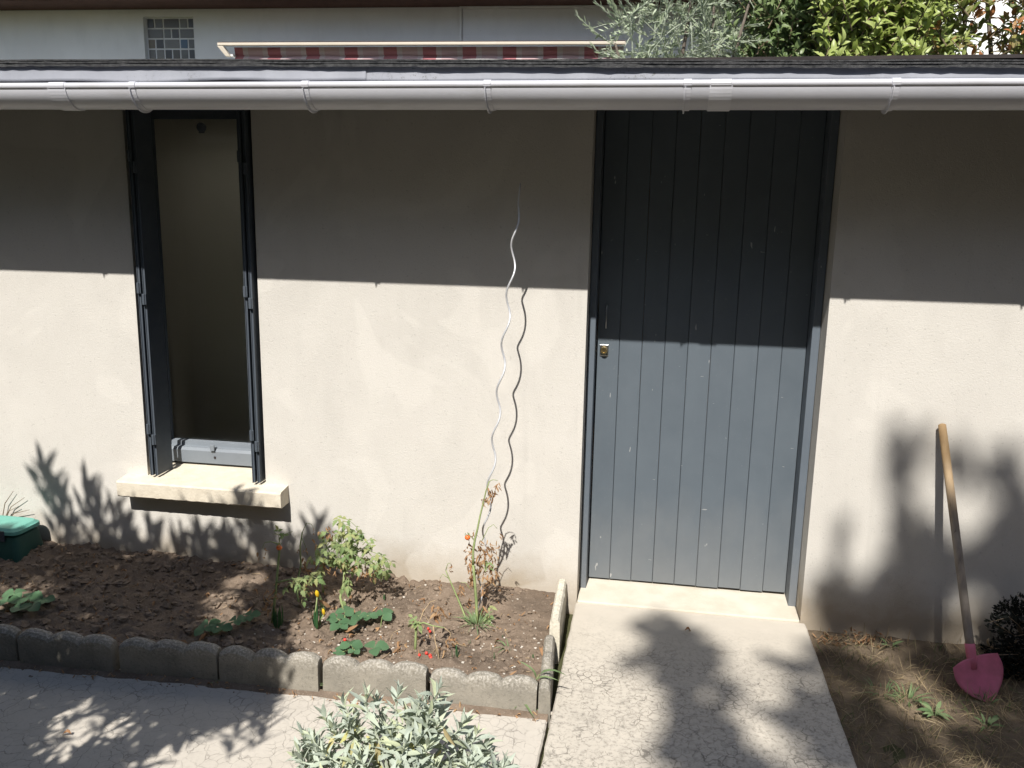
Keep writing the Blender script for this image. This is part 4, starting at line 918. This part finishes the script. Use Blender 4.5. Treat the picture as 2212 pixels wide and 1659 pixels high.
# crocus-like bulb with yellow buds, leek tuft, sprouts, grass tuft
def bulb(px, py, n, hgt, label, cat, spread=.25, mat='bulb_leaf', name='bulb_plant', kind='bulb', nobj=300, wid=1.0):
    b = gp(px, py); b[2] = soil_z(b[0], b[1]) if b[0] < -.05 else b[2]; t = thing(name, b, label, cat); L = Leaves()
    for k in range(n):
        a = uni(0, 6.28); s = uni(.05, 1)*spread; L.add(b+np.array([math.cos(a), math.sin(a), 0])*.008*uni(.2, 1.5), (math.cos(a)*s, math.sin(a)*s, 1), (math.cos(a), math.sin(a)-.4, .2), hgt*uni(.6, 1.05), kind, wid)
    L.emit(t, mat, nobj); return t, b
t, b = bulb(685, 1362, 9, .125, 'dark leaved bulb plant with two yellow flower buds', 'flower', .22)
for (qx, qy, r, ln) in ((685, 1283, .009, .03), (699, 1322, .007, .028)):
    c = P2(qx, qy, b[1]); m = MB(); m.tube([b, (b+c)/2+rv(.004), c-np.array([0, 0, ln*.4])], [.003, .0028, .0026], 6); m.build('flower_stalk', 'green_stem', t, smooth=True)
    m = MB(); m.lathe(c, [(.002, -ln*.55), (r*.75, -ln*.3), (r, ln*.02), (r*.85, ln*.3), (r*.3, ln*.55)], (-.15, -.1, 1), 10); m.build('bud', 'yellow_petal', t, smooth=True)
bulb(600, 1352, 16, .11, 'tuft of dark upright leaves at the foot of the leggy tomato', 'weed', .25)
for px, py, n, h, lab in ((985, 1420, 4, .062, 'green leek sprout behind the edging near the path corner'), (1012, 1390, 2, .03, 'tiny green sprout between berries and spiral stake'), (1066, 1418, 3, .035, 'small sprout behind the edging, halfway to the path corner'), (1100, 1412, 2, .026, 'tiny pale sprout behind the last edging stone'), (1153, 1418, 3, .035, 'small sprout at the corner of the two edging rows'), (1086, 1372, 2, .02, 'tiny sprout on the smooth bare soil'), (832, 1300, 3, .04, 'dark sprout in the shadow of the bushy tomato')):
    bulb(px, py, n, h, lab, 'sprout', .18)
def tuft(px, py, n, hgt, label, z=-.03, mat='weed_leaf', kind='blade', sp=1.0, rad=.03, name='weed', cat='weed', nobj=300, wid=1.0):
    b = gp(px, py, z); t = thing(name, b, label, cat); L = Leaves()
    for k in range(n):
        a = uni(0, 6.28); s = uni(.3, 1)*sp; r = rad*math.sqrt(random.random()); L.add(b+np.array([math.cos(a)*r, math.sin(a)*r, 0]), (math.cos(a)*s, math.sin(a)*s, uni(.4, 1)), (0, -.3, 1), hgt*uni(.5, 1.1), kind, wid)
    L.emit(t, mat, nobj); return t
tuft(1030, 1352, 42, .075, 'thick green grass tuft at the foot of the spiral stake', -.035, rad=.035)
t = tuft(1127, 1528, 12, .085, 'leafy green weed growing at the edging corner beside the path', PZ, sp=1.2, rad=.012, wid=1.5)
b = gp(1127, 1528, PZ); m = MB(); m.tube([b, b+np.array([.03, 0, .075]), b+np.array([.06, .02, .13])], [.0022, .002, .0015], 5); m.build('stalk', 'green_stem', t); L = Leaves()
for q in ((.06, .02, .13, 1, .0, .2), (.05, .01, .11, -.6, -.1, .9), (.045, .01, .10, .8, -.3, .5)): L.add(b+np.array(q[:3]), q[3:], (0, -.3, 1), .10, 'blade', 1.4)
L.emit(t, 'weed_leaf', 10)
tuft(1100, 1405, 5, .09, 'thin creeping weed sprawled on the soil by the path edging', -.035, sp=2.2, rad=.02)
tuft(468, 1475, 9, .045, 'small pale grass sprig at the joint between two edging stones', PZ, sp=.9, rad=.01)
tuft(712, 1488, 10, .06, 'broad leaved weed half hidden behind the sage', PZ, sp=.9, rad=.02, wid=2.0)
tuft(480, 1450, 5, .05, 'dark little weed in the shade of the edging', PZ, sp=.9, rad=.01)

for px, py, r, lab in ((1189, 1541, .009, 'small white stone in the joint at the path corner'), (1172, 1533, .007, 'tiny white stone at the foot of the corner weed')):
    p = gp(px, py, PZ+.004); m = MB(); m.blob(p, r, .18, 8, 6, (1.4, 1, .7)); tag(m.build('stone', 'pebble', smooth=True, at=p), lab, 'stone')

# ================================================================== sage bush in front
sc_ = np.array([-.405, -1.50, PZ]); sage = thing('sage_bush', sc_, 'pale grey green sage bush in front of the edging', 'bush')
L = Leaves(); tw = MB(); tipl = []
outline = [(860, 1480), (790, 1490), (945, 1478), (905, 1500), (745, 1510), (700, 1530), (815, 1500), (950, 1520), (655, 1570), (640, 1620), (680, 1590), (1000, 1545), (985, 1580), (1050, 1600), (1090, 1640), (1030, 1570), (720, 1560), (770, 1540), (830, 1540), (880, 1540), (930, 1560)]
for (px, py) in outline: tipl.append((P2(px, py+14, -1.42+uni(-.06, .06)), True))
for k in range(145):
    px = uni(640, 1110); lo = 1500+abs(px-870)*.45+(40 if px > 960 else 0); py = uni(lo, 1800); yy = -1.38-.35*max(0, (py-lo)/300)+uni(-.08, .03)
    tipl.append((P2(px, py, yy), False))
for tip, edge in tipl:
    ax = (tip-sc_)*np.array([1, 1, .9]); ax = ax/np.linalg.norm(ax)*.75+np.array([0, 0, .65])+rv(.14); ax /= np.linalg.norm(ax)
    if tip[2] < PZ+.03: tip[2] = PZ+.03
    tw.tube([sc_+np.array([uni(-.05, .05), uni(-.05, .05), 0]), (sc_+tip)/2+np.array([0, 0, .03]), tip-ax*.03, tip+ax*.01], [.005, .0035, .0025, .002], 5)
    rot0 = uni(0, 6.28)
    for i in range(12):
        lev = i//2; a = rot0+lev*PI/2+(PI if i % 2 else 0)+uni(-.2, .2); R = frame(ax, (0, -.2, 1.)); s = R[:, 1]*math.cos(a)+R[:, 2]*math.sin(a)
        p = tip-ax*(.06-.012*lev); d = s*(1.0-.13*lev)+ax*(.30+.17*lev); L.add(p, d, ax+s*-.2+rv(.25), (.078-.006*lev)*uni(.65, 1.2), 'sage', uni(.7, 1.25))
Y = Leaves()
for k in range(26):
    px, py = uni(700, 1000), uni(1560, 1690); p = P2(px, py, -1.44+uni(-.08, .05)); Y.add(p, (uni(-1, 1), uni(-1, .2), uni(-.8, .1)), rv()+np.array([0, -.5, .8]), uni(.05, .08), 'sage')
tw.build('stems', 'sage_stem', sage, kind='stuff'); L.emit(sage, 'sage_leaf', 300); Y.emit(sage, 'yellow_sage', 40, 'yellow_leaf')

# ================================================================== planter at the left
pl = thing('planter', (-2.86, -.14, -.03), 'turquoise green plastic planter box upturned against the wall', 'planter')
def rbox(m, x0, x1, y0, y1, z0, z1, r, fl):
    """rounded box, wider at the bottom by fl"""
    v = []; n = 6
    def ring(e, z, r):
        out = []
        for cx, cy, a0 in ((x1+e-r, y1+e-r, 0), (x0-e+r, y1+e-r, PI/2), (x0-e+r, y0-e+r, PI), (x1+e-r, y0-e+r, 1.5*PI)):
            out += [(cx+r*math.cos(a0+PI/2*k/n), cy+r*math.sin(a0+PI/2*k/n), z) for k in range(n+1)]
        return out
    zs_ = [(fl, z0), (fl*.5, (z0+z1)/2), (0, z1-.014), (-.004, z1-.012), (-.014, z1-.002), (-.03, z1)]; N = 4*(n+1)
    for e, z in zs_: v += ring(e, z, r)
    f = [(i*N+k, i*N+(k+1) % N, (i+1)*N+(k+1) % N, (i+1)*N+k) for i in range(len(zs_)-1) for k in range(N)]+[tuple((len(zs_)-1)*N+k for k in range(N)), tuple(range(N-1, -1, -1))]
    m.add(v, f)
m = MB(); rbox(m, -3.22, -2.722, -.215, -.045, -.045, .118, .035, .020); m.build('body', 'shaded_green_plastic', pl, smooth=False)
m = MB(); rbox(m, -3.226, -2.716, -.221, -.039, .1185, .150, .036, .003); m.build('lid', 'green_plastic', pl, smooth=False)
m = MB()
for k in range(1): 
    pts = [(-3.2, -.252, -.030), (-2.80, -.250, -.030), (-2.715, -.245, -.028), (-2.685, -.215, -.026), (-2.677, -.1, -.02), (-2.68, -.03, -.015)]; m.tube(pts, .0065, 8)
m.build('rim', 'pale_plastic', pl, smooth=True)
for x in (-2.795, -3.0):
    m = MB(); m.box((x-.018, -.228, .085), (x+.018, -.2225, .140)); m.build('clip', 'dark_iron', pl, bevel=.003)
tg = thing('dry_twig', (-2.93, -.02, .0), 'thin dry forked twig sticking up behind the planter', 'twig')
m = MB(); a0 = np.array([-2.98, -.02, .05])
for d in ((.16, 0, .19), (.10, .0, .22), (.19, -.01, .13), (.12, 0, .14)): m.tube([a0, a0+np.array(d)*.55+np.array([-.01, 0, .03]), a0+np.array(d)], [.003, .0022, .0012], 5)
m.build('twig', 'woody_stem', tg)

# ================================================================== lawn things at the right
gr = Leaves()
lawn = thing('dry_grass', (1.5, -.8, -.11), 'straw coloured dry grass covering the lawn right of the path', 'grass'); lawn['kind'] = 'stuff'
for k in range(10500):
    x, y = uni(1.035, 2.6), uni(-1.9, -.01); dn = .5+.5*nse(x*5, y*5, 6)
    if random.random() > (.25+dn*.9)*(1 if y < -.35 else .6): continue
    flat = random.random() < .6; gr.add((x, y, lawn_z(x, y)), (uni(-1, 1), uni(-1, 1), uni(.05, .35) if flat else uni(.5, 1.5)), (uni(-.5, .5), -.5, 1), uni(.03, .095), 'grass', uni(.7, 1.1))
gr.emit(lawn, 'dry_grass', 0, rest='dry_blades')
gl2 = Leaves(); gg = thing('green_grass', (1.5, -.8, -.11), 'short green grass blades mixed into the dry lawn', 'grass'); gg['kind'] = 'stuff'
for k in range(2600):
    x, y = uni(1.035, 2.6), uni(-1.9, -.05)
    if nse(x*4, y*4, 16) < .0 and random.random() < .8: continue
    gl2.add((x, y, lawn_z(x, y)), (uni(-1, 1), uni(-1, 1), uni(.2, 1.2)), (uni(-.5, .5), -.5, 1), uni(.02, .06), 'grass', uni(.8, 1.6))
gl2.emit(gg, 'green_grass', 0, rest='green_blades')
LZ = -.112
tuft(1960, 1515, 22, .075, 'bright green grass tuft lit by the sun beside the shovel', LZ, rad=.05, sp=.9, wid=1.0)
tuft(1905, 1500, 16, .055, 'low green grass tuft between path and bright grass', LZ, rad=.05, sp=1.0)
tuft(2018, 1548, 13, .075, 'green weed rosette with narrow leaves in the dry lawn', LZ, kind='rosette', rad=.008, sp=1.1)
tuft(2130, 1520, 12, .05, 'small green grass clump at the shovel tip', LZ, rad=.03, sp=.8)
tuft(1925, 1400, 7, .05, 'dull green weed at the foot of the wall', LZ, kind='rosette', rad=.02, sp=1.0)
tuft(2130, 1570, 10, .05, 'dark little weed in the dry lawn below the shovel', LZ, kind='rosette', rad=.02, sp=1.0)
dt = thing('dead_weed', gp(1850, 1375, LZ), 'brown dead weed stems heaped against the wall beside the path', 'weed'); tw = MB(); D = Leaves()
for k in range(70):
    a = gp(uni(1770, 1930), uni(1365, 1395), LZ); d = np.array([uni(-1, 1), uni(-.6, .3), uni(.1, .9)]); l = uni(.03, .08); tw.tube([a, a+d*l*.6+rv(.006), a+d*l+np.array([0, 0, -.01])], [.0016, .0013, .0008], 4)
    for q in range(2): D.add(a+d*l*uni(.3, 1), rv(), (0, 0, 1), uni(.012, .028), 'dry')
tw.tube([P2(1905, 1405, -.02), P2(1920, 1388, -.03), P2(1948, 1380, -.04)], [.002, .002, .0015], 5); tw.tube([P2(1912, 1385, -.02), P2(1922, 1352, -.03)], [.0015, .001], 5)
tw.build('stems', 'dry_stem', dt, kind='stuff'); D.emit(dt, 'brown_leaf', 0, rest='scraps')
# shovel
s0 = P2(2035, 918, -.026); s1 = np.array([1.600, -.412, -.112])
shv = thing('shovel', (s1[0], s1[1], LZ), 'round point shovel with wooden handle and pink blade leaning on the wall', 'shovel')
ax = (s1-s0); LN = np.linalg.norm(ax); ax = ax/LN
sock0 = s0+ax*(LN-.200); 
m = MB(); hp_ = [s0+ax*t for t in np.linspace(0, LN-.165, 14)]
m.tube([s0-ax*.006, s0-ax*.003]+hp_, [.006, .012]+[.0155, .0162]+[.0165]*9+[.0168, .0165, .016], 12); m.build('handle', 'handle_wood', shv, smooth=True)
m = MB(); m.tube([sock0, sock0+ax*.02, sock0+ax*.06, sock0+ax*.095], [.0192, .0192, .0185, .017], 12); sk = m.build('socket', 'pink_paint', shv, smooth=True)
# blade: dished, shouldered, pointed
nrm = np.array([0, -1., 0])-ax*(np.array([0, -1., 0])@ax); nrm /= np.linalg.norm(nrm); sd = np.cross(nrm, ax)
sd = sd if sd[0] > 0 else -sd
tw_ang = math.radians(-16); sd2 = sd*math.cos(tw_ang)+nrm*math.sin(tw_ang); nr2 = nrm*math.cos(tw_ang)-sd*math.sin(tw_ang)
tq = math.radians(14); bx_ = ax*math.cos(tq)+sd2*math.sin(tq); by_ = sd2*math.cos(tq)-ax*math.sin(tq)
b0 = sock0+ax*.050-by_*.004; BL = .172; v = []; f = []; NU, NV = 18, 14
for th in (0, .0022):
    for i in range(NU+1):
        u = i/NU; hw = .100*(.96+.10*math.sin(PI*min(1, u*1.15)*.8))*(1 if u < .22 else max(0.0, 1-((u-.22)/.78)**1.9)**.75)
        hw = max(hw, .0005)
        for j in range(NV+1):
            s = -1+2*j/NV; cup = .020*s*s*(1-.55*u)+.012*u*u; rib = -.013*math.exp(-(s/.16)**2)*max(0, 1-u*1.5); sh = .010*abs(s)**2*(1 if i == 0 else 0)
            v.append(b0+bx_*(u*BL+sh)+by_*(s*hw)+nr2*(cup+rib*-1+.006-th))
M_ = (NU+1)*(NV+1)
for i in range(NU):
    for j in range(NV):
        a = i*(NV+1)+j; f += [(a, a+1, a+NV+2, a+NV+1), (M_+a, M_+a+NV+1, M_+a+NV+2, M_+a+1)]
for j in range(NV): f += [(j, M_+j, M_+j+1, j+1), (NU*(NV+1)+j, NU*(NV+1)+j+1, M_+NU*(NV+1)+j+1, M_+NU*(NV+1)+j)]
for i in range(NU): f += [(i*(NV+1), (i+1)*(NV+1), M_+(i+1)*(NV+1), M_+i*(NV+1)), (i*(NV+1)+NV, M_+i*(NV+1)+NV, M_+(i+1)*(NV+1)+NV, (i+1)*(NV+1)+NV)]
m = MB(); m.add(v, f); m.build('blade', 'pink_paint', shv, smooth=True)
# dark shrub at the right edge
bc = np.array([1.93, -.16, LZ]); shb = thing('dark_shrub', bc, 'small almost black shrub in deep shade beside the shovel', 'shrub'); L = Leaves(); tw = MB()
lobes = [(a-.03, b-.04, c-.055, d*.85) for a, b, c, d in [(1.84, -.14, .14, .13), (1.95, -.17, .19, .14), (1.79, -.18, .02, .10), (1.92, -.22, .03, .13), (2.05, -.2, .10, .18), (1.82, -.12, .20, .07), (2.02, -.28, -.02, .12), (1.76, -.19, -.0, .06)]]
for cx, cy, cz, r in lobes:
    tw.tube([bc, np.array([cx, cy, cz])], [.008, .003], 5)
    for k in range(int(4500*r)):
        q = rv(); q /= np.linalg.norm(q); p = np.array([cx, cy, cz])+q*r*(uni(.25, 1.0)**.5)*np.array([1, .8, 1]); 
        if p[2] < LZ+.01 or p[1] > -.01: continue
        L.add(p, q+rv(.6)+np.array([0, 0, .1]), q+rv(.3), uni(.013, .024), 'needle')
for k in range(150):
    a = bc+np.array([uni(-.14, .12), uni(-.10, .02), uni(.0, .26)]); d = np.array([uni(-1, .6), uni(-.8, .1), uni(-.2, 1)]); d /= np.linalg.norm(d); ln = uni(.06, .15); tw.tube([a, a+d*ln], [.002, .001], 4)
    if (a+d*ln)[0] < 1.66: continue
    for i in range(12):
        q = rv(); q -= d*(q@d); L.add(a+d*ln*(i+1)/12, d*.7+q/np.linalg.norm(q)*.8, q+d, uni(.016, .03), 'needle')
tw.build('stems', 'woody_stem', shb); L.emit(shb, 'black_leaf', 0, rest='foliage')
m = MB(); c = P2(2164, 1385, -.22); m.tube([c+np.array([.052*math.cos(a), -.02*math.sin(a), .045*math.sin(a)]) for a in np.linspace(PI*.95, PI*2.1, 16)], [.002]+[.0045]*14+[.002], 6)
ho = m.build('dry_runner', 'dry_stem', smooth=True, at=c+np.array([0, 0, -.045])); tag(ho, 'pale dry stem bent in a hoop under the dark shrub', 'stem')

# ================================================================== unseen house opposite and side hedges, added to block skylight
oh = thing('added_house', (0, -12.5, GZ), 'added unseen two storey house behind the viewer, blocking low sky', 'house')
m = MB(); m.box((-9, -19, GZ), (9, -12.5, 6.6)); m.build('wall', 'brown_render', oh)
m = MB(); m.add([(-9.5, -19.5, 6.6), (9.5, -19.5, 6.6), (9.5, -12.0, 6.6), (-9.5, -12.0, 6.6), (-9.5, -15.7, 9.0), (9.5, -15.7, 9.0)], [(3, 2, 1, 0), (0, 1, 5, 4), (2, 3, 4, 5), (1, 2, 5), (3, 0, 4)]); m.build('roof', 'roof_tile', oh)
for x in (-6.5, -3, 1, 4.5):
    for z in (.9, 3.8):
        m = MB(); m.box((x, -12.5, z), (x+1.1, -12.46, z+1.5)); q = m.build('window', 'dark_pane', oh)
        m = MB(); m.box((x-.07, -12.5, z-.09), (x+1.17, -12.40, z-.002)); m.build('window_sill', 'sill_stone', q)
def added_hedge(x, label):  # hedge out of view, added to darken the fill in the shade
    t = thing('hedge', (x, -5.5, GZ), label, 'hedge'); m = MB(); m.box((x-.55, -11.5, GZ), (x+.55, -.3, 3.9)); m.build('inner_twigs', 'woody_stem', t); L = Leaves()
    for k in range(9000):
        q = uni(0, 1); s_ = -1 if x > 0 else 1
        p = (x+s_*.55+uni(-.05, .12), uni(-11.6, -.2), uni(GZ, 4.0)) if q < .8 else (x+uni(-.6, .6), uni(-11.6, -.2), 3.9+uni(-.05, .15))
        L.add(p, rv(), (s_*.8+uni(-.5, .5), uni(-.6, .6), .6), uni(.09, .16), 'laurel')
    L.emit(t, 'dark_laurel_leaf', 0, rest='foliage')
added_hedge(-6.6, 'added unseen hedge blocking the sky on the planter side'); added_hedge(6.4, 'added unseen hedge blocking the sky on the shovel side')

# ================================================================== plants outside the picture whose shade falls into it
def sunpt(u, v, y): return np.array([u+SUN[0]/SUN[1]*y, y, v+SUN[2]/SUN[1]*y])      # the point at depth y on the sun ray that meets the wall at (u, v)
ole = thing('oleander', (-2.35, -2.45, PZ), 'tall oleander left of the picture shading the bed and paving', 'shrub')
L = Leaves(); m = MB()
def shoot(p, d, ln, n, size):
    if to_px(p)[0] > -240: return
    d = np.array(d, float); d /= np.linalg.norm(d); p = np.array(p); m.tube([p-d*ln, p], [.004, .0025], 4)
    for i in range(n):
        a = 2.4*i+uni(-.3, .3); R = frame(d, (0, 1, .2)); s = R[:, 1]*math.cos(a)+R[:, 2]*math.sin(a); t = i/n
        L.add(p-d*ln*(1-t), d*(.6+.6*t)+s*(.85-.45*t), d, size*uni(.8, 1.15), 'olean')
for k in range(9):
    e = sunpt(uni(-2.9, -1.3), uni(-.9, .2), -2.45+uni(-.3, .3)); limb(m, (-2.35+uni(-.12, .12), -2.45+uni(-.1, .1), PZ-.03), e, .022, .007, .08, 7, 6)
for (u, v) in ((-2.70, .43), (-2.66, .36), (-2.63, .25), (-2.47, .36), (-2.44, .28), (-2.33, .24), (-2.28, .12), (-2.14, .14), (-2.0, .10), (-1.86, .14), (-1.72, .16), (-1.60, .28), (-1.57, .20), (-1.50, .14), (-1.40, .12), (-1.25, .24), (-1.30, .12), (-2.58, .10), (-2.40, .05), (-1.66, .04), (-1.2, .02)):
    for q in range(2):
        y = -2.4+uni(-.25, .25); shoot(sunpt(u+(0 if q == 0 else uni(-.05, .05)), v-.05*q, y), (uni(-.3, .3), uni(-.2, .2), 1), .22, 11, .125)
for k in range(3300):
    u, v = uni(-3.6, -.80), uni(-2.5, .10)
    lim = -1.16-.25*max(0, v+.1)*2 if v > -.8 else -1.05+.16*(v+.8)*-1
    if v < -1.25: lim = -.92-(-1.25-v)*.75
    if u > lim: continue
    if v > -.06 and random.random() < .8: continue
    if u < -2.60 and v > -.07: continue
    if v > -.14 and nse(u*4.5, v*3.0, 2.2) > .08: continue
    if v < -1.35 and random.random() < .32: continue
    if nse(u*2.3, v*2.3, 8.1) > (.33 if v > -.85 else .46 if v > -1.25 else .34): continue
    for tr in range(12):
        pt = sunpt(u, v, -2.55+uni(-.65, .5)); qx, qy, qw = to_px(pt)
        if qx < -250: break
    else: continue
    shoot(pt, (uni(-.8, .8), uni(-.7, .7), uni(.1, 1)), uni(.12, .24), 12, .115)
m.build('stem', 'bark', ole); L.emit(ole, 'oleander_leaf', 0, rest='foliage')
# a tall tree behind the viewer
tree = thing('shade_tree', (4.3, -9.2, GZ), 'tall broadleaf tree behind the viewer shading the path and lawn', 'tree')
L = Leaves(); m = MB(); TY = -8.6
fork = np.array([4.0, -9.1, 5.2]); limb(m, (4.3, -9.2, GZ-.1), fork, .20, .13, .04, 8, 10)
ends = []
HOLES = []
def clump(u, v, r, n, size=.125):
    n = int(n*1.5); holes = [h for h in HOLES if abs(h[0]-u) < 1.2 and abs(h[1]-v) < 1.2]
    c = sunpt(u, v, TY+uni(-.7, .7)); ends.append(c)
    for i in range(n):
        q = rv(); q = q/np.linalg.norm(q)*r*uni(.2, 1)**.6; q[1] *= 2.0
        p = c+q+np.array([0, 0, SUN[2]/SUN[1]*q[1]]); pu = p[0]-SUN[0]/SUN[1]*p[1]; pv = p[2]-SUN[2]/SUN[1]*p[1]
        if any(((pu-hu)/ru)**2+((pv-hv)/rv_)**2 < 1 for hu, hv, ru, rv_ in holes): continue
        L.add(p, rv()+np.array([0, 0, -.3]), np.array([0, -.6, .8])+rv(.4), size*uni(.75, 1.2), 'tree')
def wall_uv(px, py): P = wp(px, py, 0.0); return P[0], P[2]
def grd_uv(px, py, z=SZ):
    P = gp(px, py, z); return P[0]-SUN[0]/SUN[1]*P[1], P[2]-SUN[2]/SUN[1]*P[1]
for px, py, a, b in ((1890, 1190, 24, 50), (1930, 1100, 14, 30), (2062, 1090, 26, 62), (2095, 1130, 36, 26), (2066, 1295, 20, 38), (2150, 1150, 20, 14), (1855, 1215, 12, 30)):
    HOLES.append((*wall_uv(px, py), a/500+.075, b/500+.075))
for px, py, a, b, z in ((1607, 1512, 52, 18, SZ), (1645, 1582, 40, 22, SZ), (1742, 1655, 46, 14, SZ), (1615, 1450, 70, 14, SZ), (1660, 1470, 70, 14, SZ), (1915, 1425, 20, 20, LZ), (1960, 1502, 62, 22, LZ), (2040, 1548, 52, 18, LZ), (2040, 1648, 50, 14, LZ)):
    u0, v0 = grd_uv(px, py, z); v1 = grd_uv(px, py-b, z)[1]; HOLES.append((u0, v0, a/560+.06, abs(v1-v0)+.055))
for px, py, r, n in ((1958, 1050, .05, 9), (1945, 1110, .08, 20), (1985, 1130, .09, 24), (1900, 1150, .07, 10), (1960, 1200, .10, 34), (2000, 1250, .10, 34), (1950, 1290, .10, 36), (1995, 1340, .10, 30), (1900, 1270, .05, 10), (1806, 1190, .04, 7), (1810, 1260, .05, 12), (1815, 1330, .06, 14), (1850, 1300, .05, 8), (1880, 1320, .06, 14), (1895, 1120, .05, 9), (1925, 1000, .04, 6), (1965, 960, .04, 5), (1812, 1230, .05, 10), (1818, 1300, .06, 12), (1870, 1320, .07, 12),
                     (2085, 1000, .05, 9), (2110, 1040, .055, 11), (2145, 1085, .06, 14), (2185, 1120, .07, 18), (2215, 1160, .09, 24), (2150, 1180, .08, 24), (2090, 1190, .07, 20), (2190, 1230, .11, 36), (2120, 1240, .08, 22), (2215, 1290, .11, 30), (2160, 1330, .10, 30), (2080, 1330, .08, 18), (2060, 1260, .05, 8), (2050, 1200, .04, 8), (2190, 1040, .05, 8)):
    clump(*wall_uv(px, py), r, n)
for px, py, r, n in ((1425, 1345, .05, 9), (1450, 1365, .06, 12), (1475, 1385, .06, 14), (1500, 1405, .06, 14), (1380, 1412, .05, 6), (1430, 1420, .05, 8), (1490, 1430, .06, 16), (1480, 1460, .06, 16), (1465, 1490, .07, 18), (1500, 1450, .05, 12), (1460, 1440, .05, 8), (1680, 1430, .05, 7), (1740, 1438, .05, 9), (1560, 1480, .06, 14), (1480, 1530, .07, 20), (1530, 1560, .08, 24), (1490, 1610, .09, 28), (1560, 1630, .08, 22), (1640, 1560, .07, 16), (1740, 1520, .07, 16), (1690, 1540, .06, 14), (1780, 1560, .08, 22), (1800, 1620, .09, 24), (1720, 1650, .06, 10), (1640, 1655, .05, 10), (1540, 1680, .1, 24), (1760, 1700, .1, 20)):
    clump(*grd_uv(px, py), r, n)
for px, py, r, n in ((1800, 1420, .08, 24), (1850, 1450, .09, 30), (1900, 1430, .06, 14), (1830, 1520, .09, 30), (1870, 1570, .09, 30), (1930, 1600, .08, 22), (1870, 1640, .09, 26), (2060, 1430, .10, 36), (2120, 1450, .12, 40), (2190, 1480, .13, 40), (2200, 1560, .12, 36), (2150, 1620, .10, 26), (2090, 1600, .05, 10), (2000, 1430, .07, 20), (2190, 1400, .12, 40), (2080, 1490, .07, 20), (2040, 1640, .05, 8), (1990, 1600, .05, 9), (2200, 1650, .12, 30)):
    clump(*grd_uv(px, py, LZ), r, n)
for k in range(150):
    u, v = uni(1.9, 6.2), uni(-4.6, .9)
    if ((u-3.9)/2.5)**2+((v+1.7)/2.6)**2 > 1 or (u < 2.3 and v > -1.9): continue
    clump(u, v, uni(.2, .36), 60, .13)
added_tree = thing('shade_tree', (-3.2, -9.6, GZ), 'added unseen broadleaf tree behind the viewer, shading the back of the garden', 'tree')  # unseen tree added to shade the garden and cut bounce light
L2 = L; L = Leaves(); m2 = MB(); fork2 = np.array([-2.6, -9.5, 3.2]); limb(m2, (-3.2, -9.6, GZ-.1), fork2, .18, .12, .04, 8, 10); ends2 = ends; ends = []
for k in range(420):
    u, v = uni(-5.5, 3.4), uni(-9.2, -2.75)
    clump(u, v, uni(.25, .4), 34, .17)
for c in ends[::4]: m2.tube([fork2, (fork2+c)/2+np.array([0, 0, .4]), c], [.035, .02, .005], 5)
m2.build('trunk', 'bark', added_tree); L.emit(added_tree, 'tree_leaf', 0, rest='crown'); L = L2; ends = ends2
for c in ends[::3]:
    mid = (fork+c)/2+np.array([0, 0, .5]); m.tube([fork, mid, c], [.035, .02, .005], 5)
m.build('trunk', 'bark', tree); L.emit(tree, 'tree_leaf', 0, rest='crown')
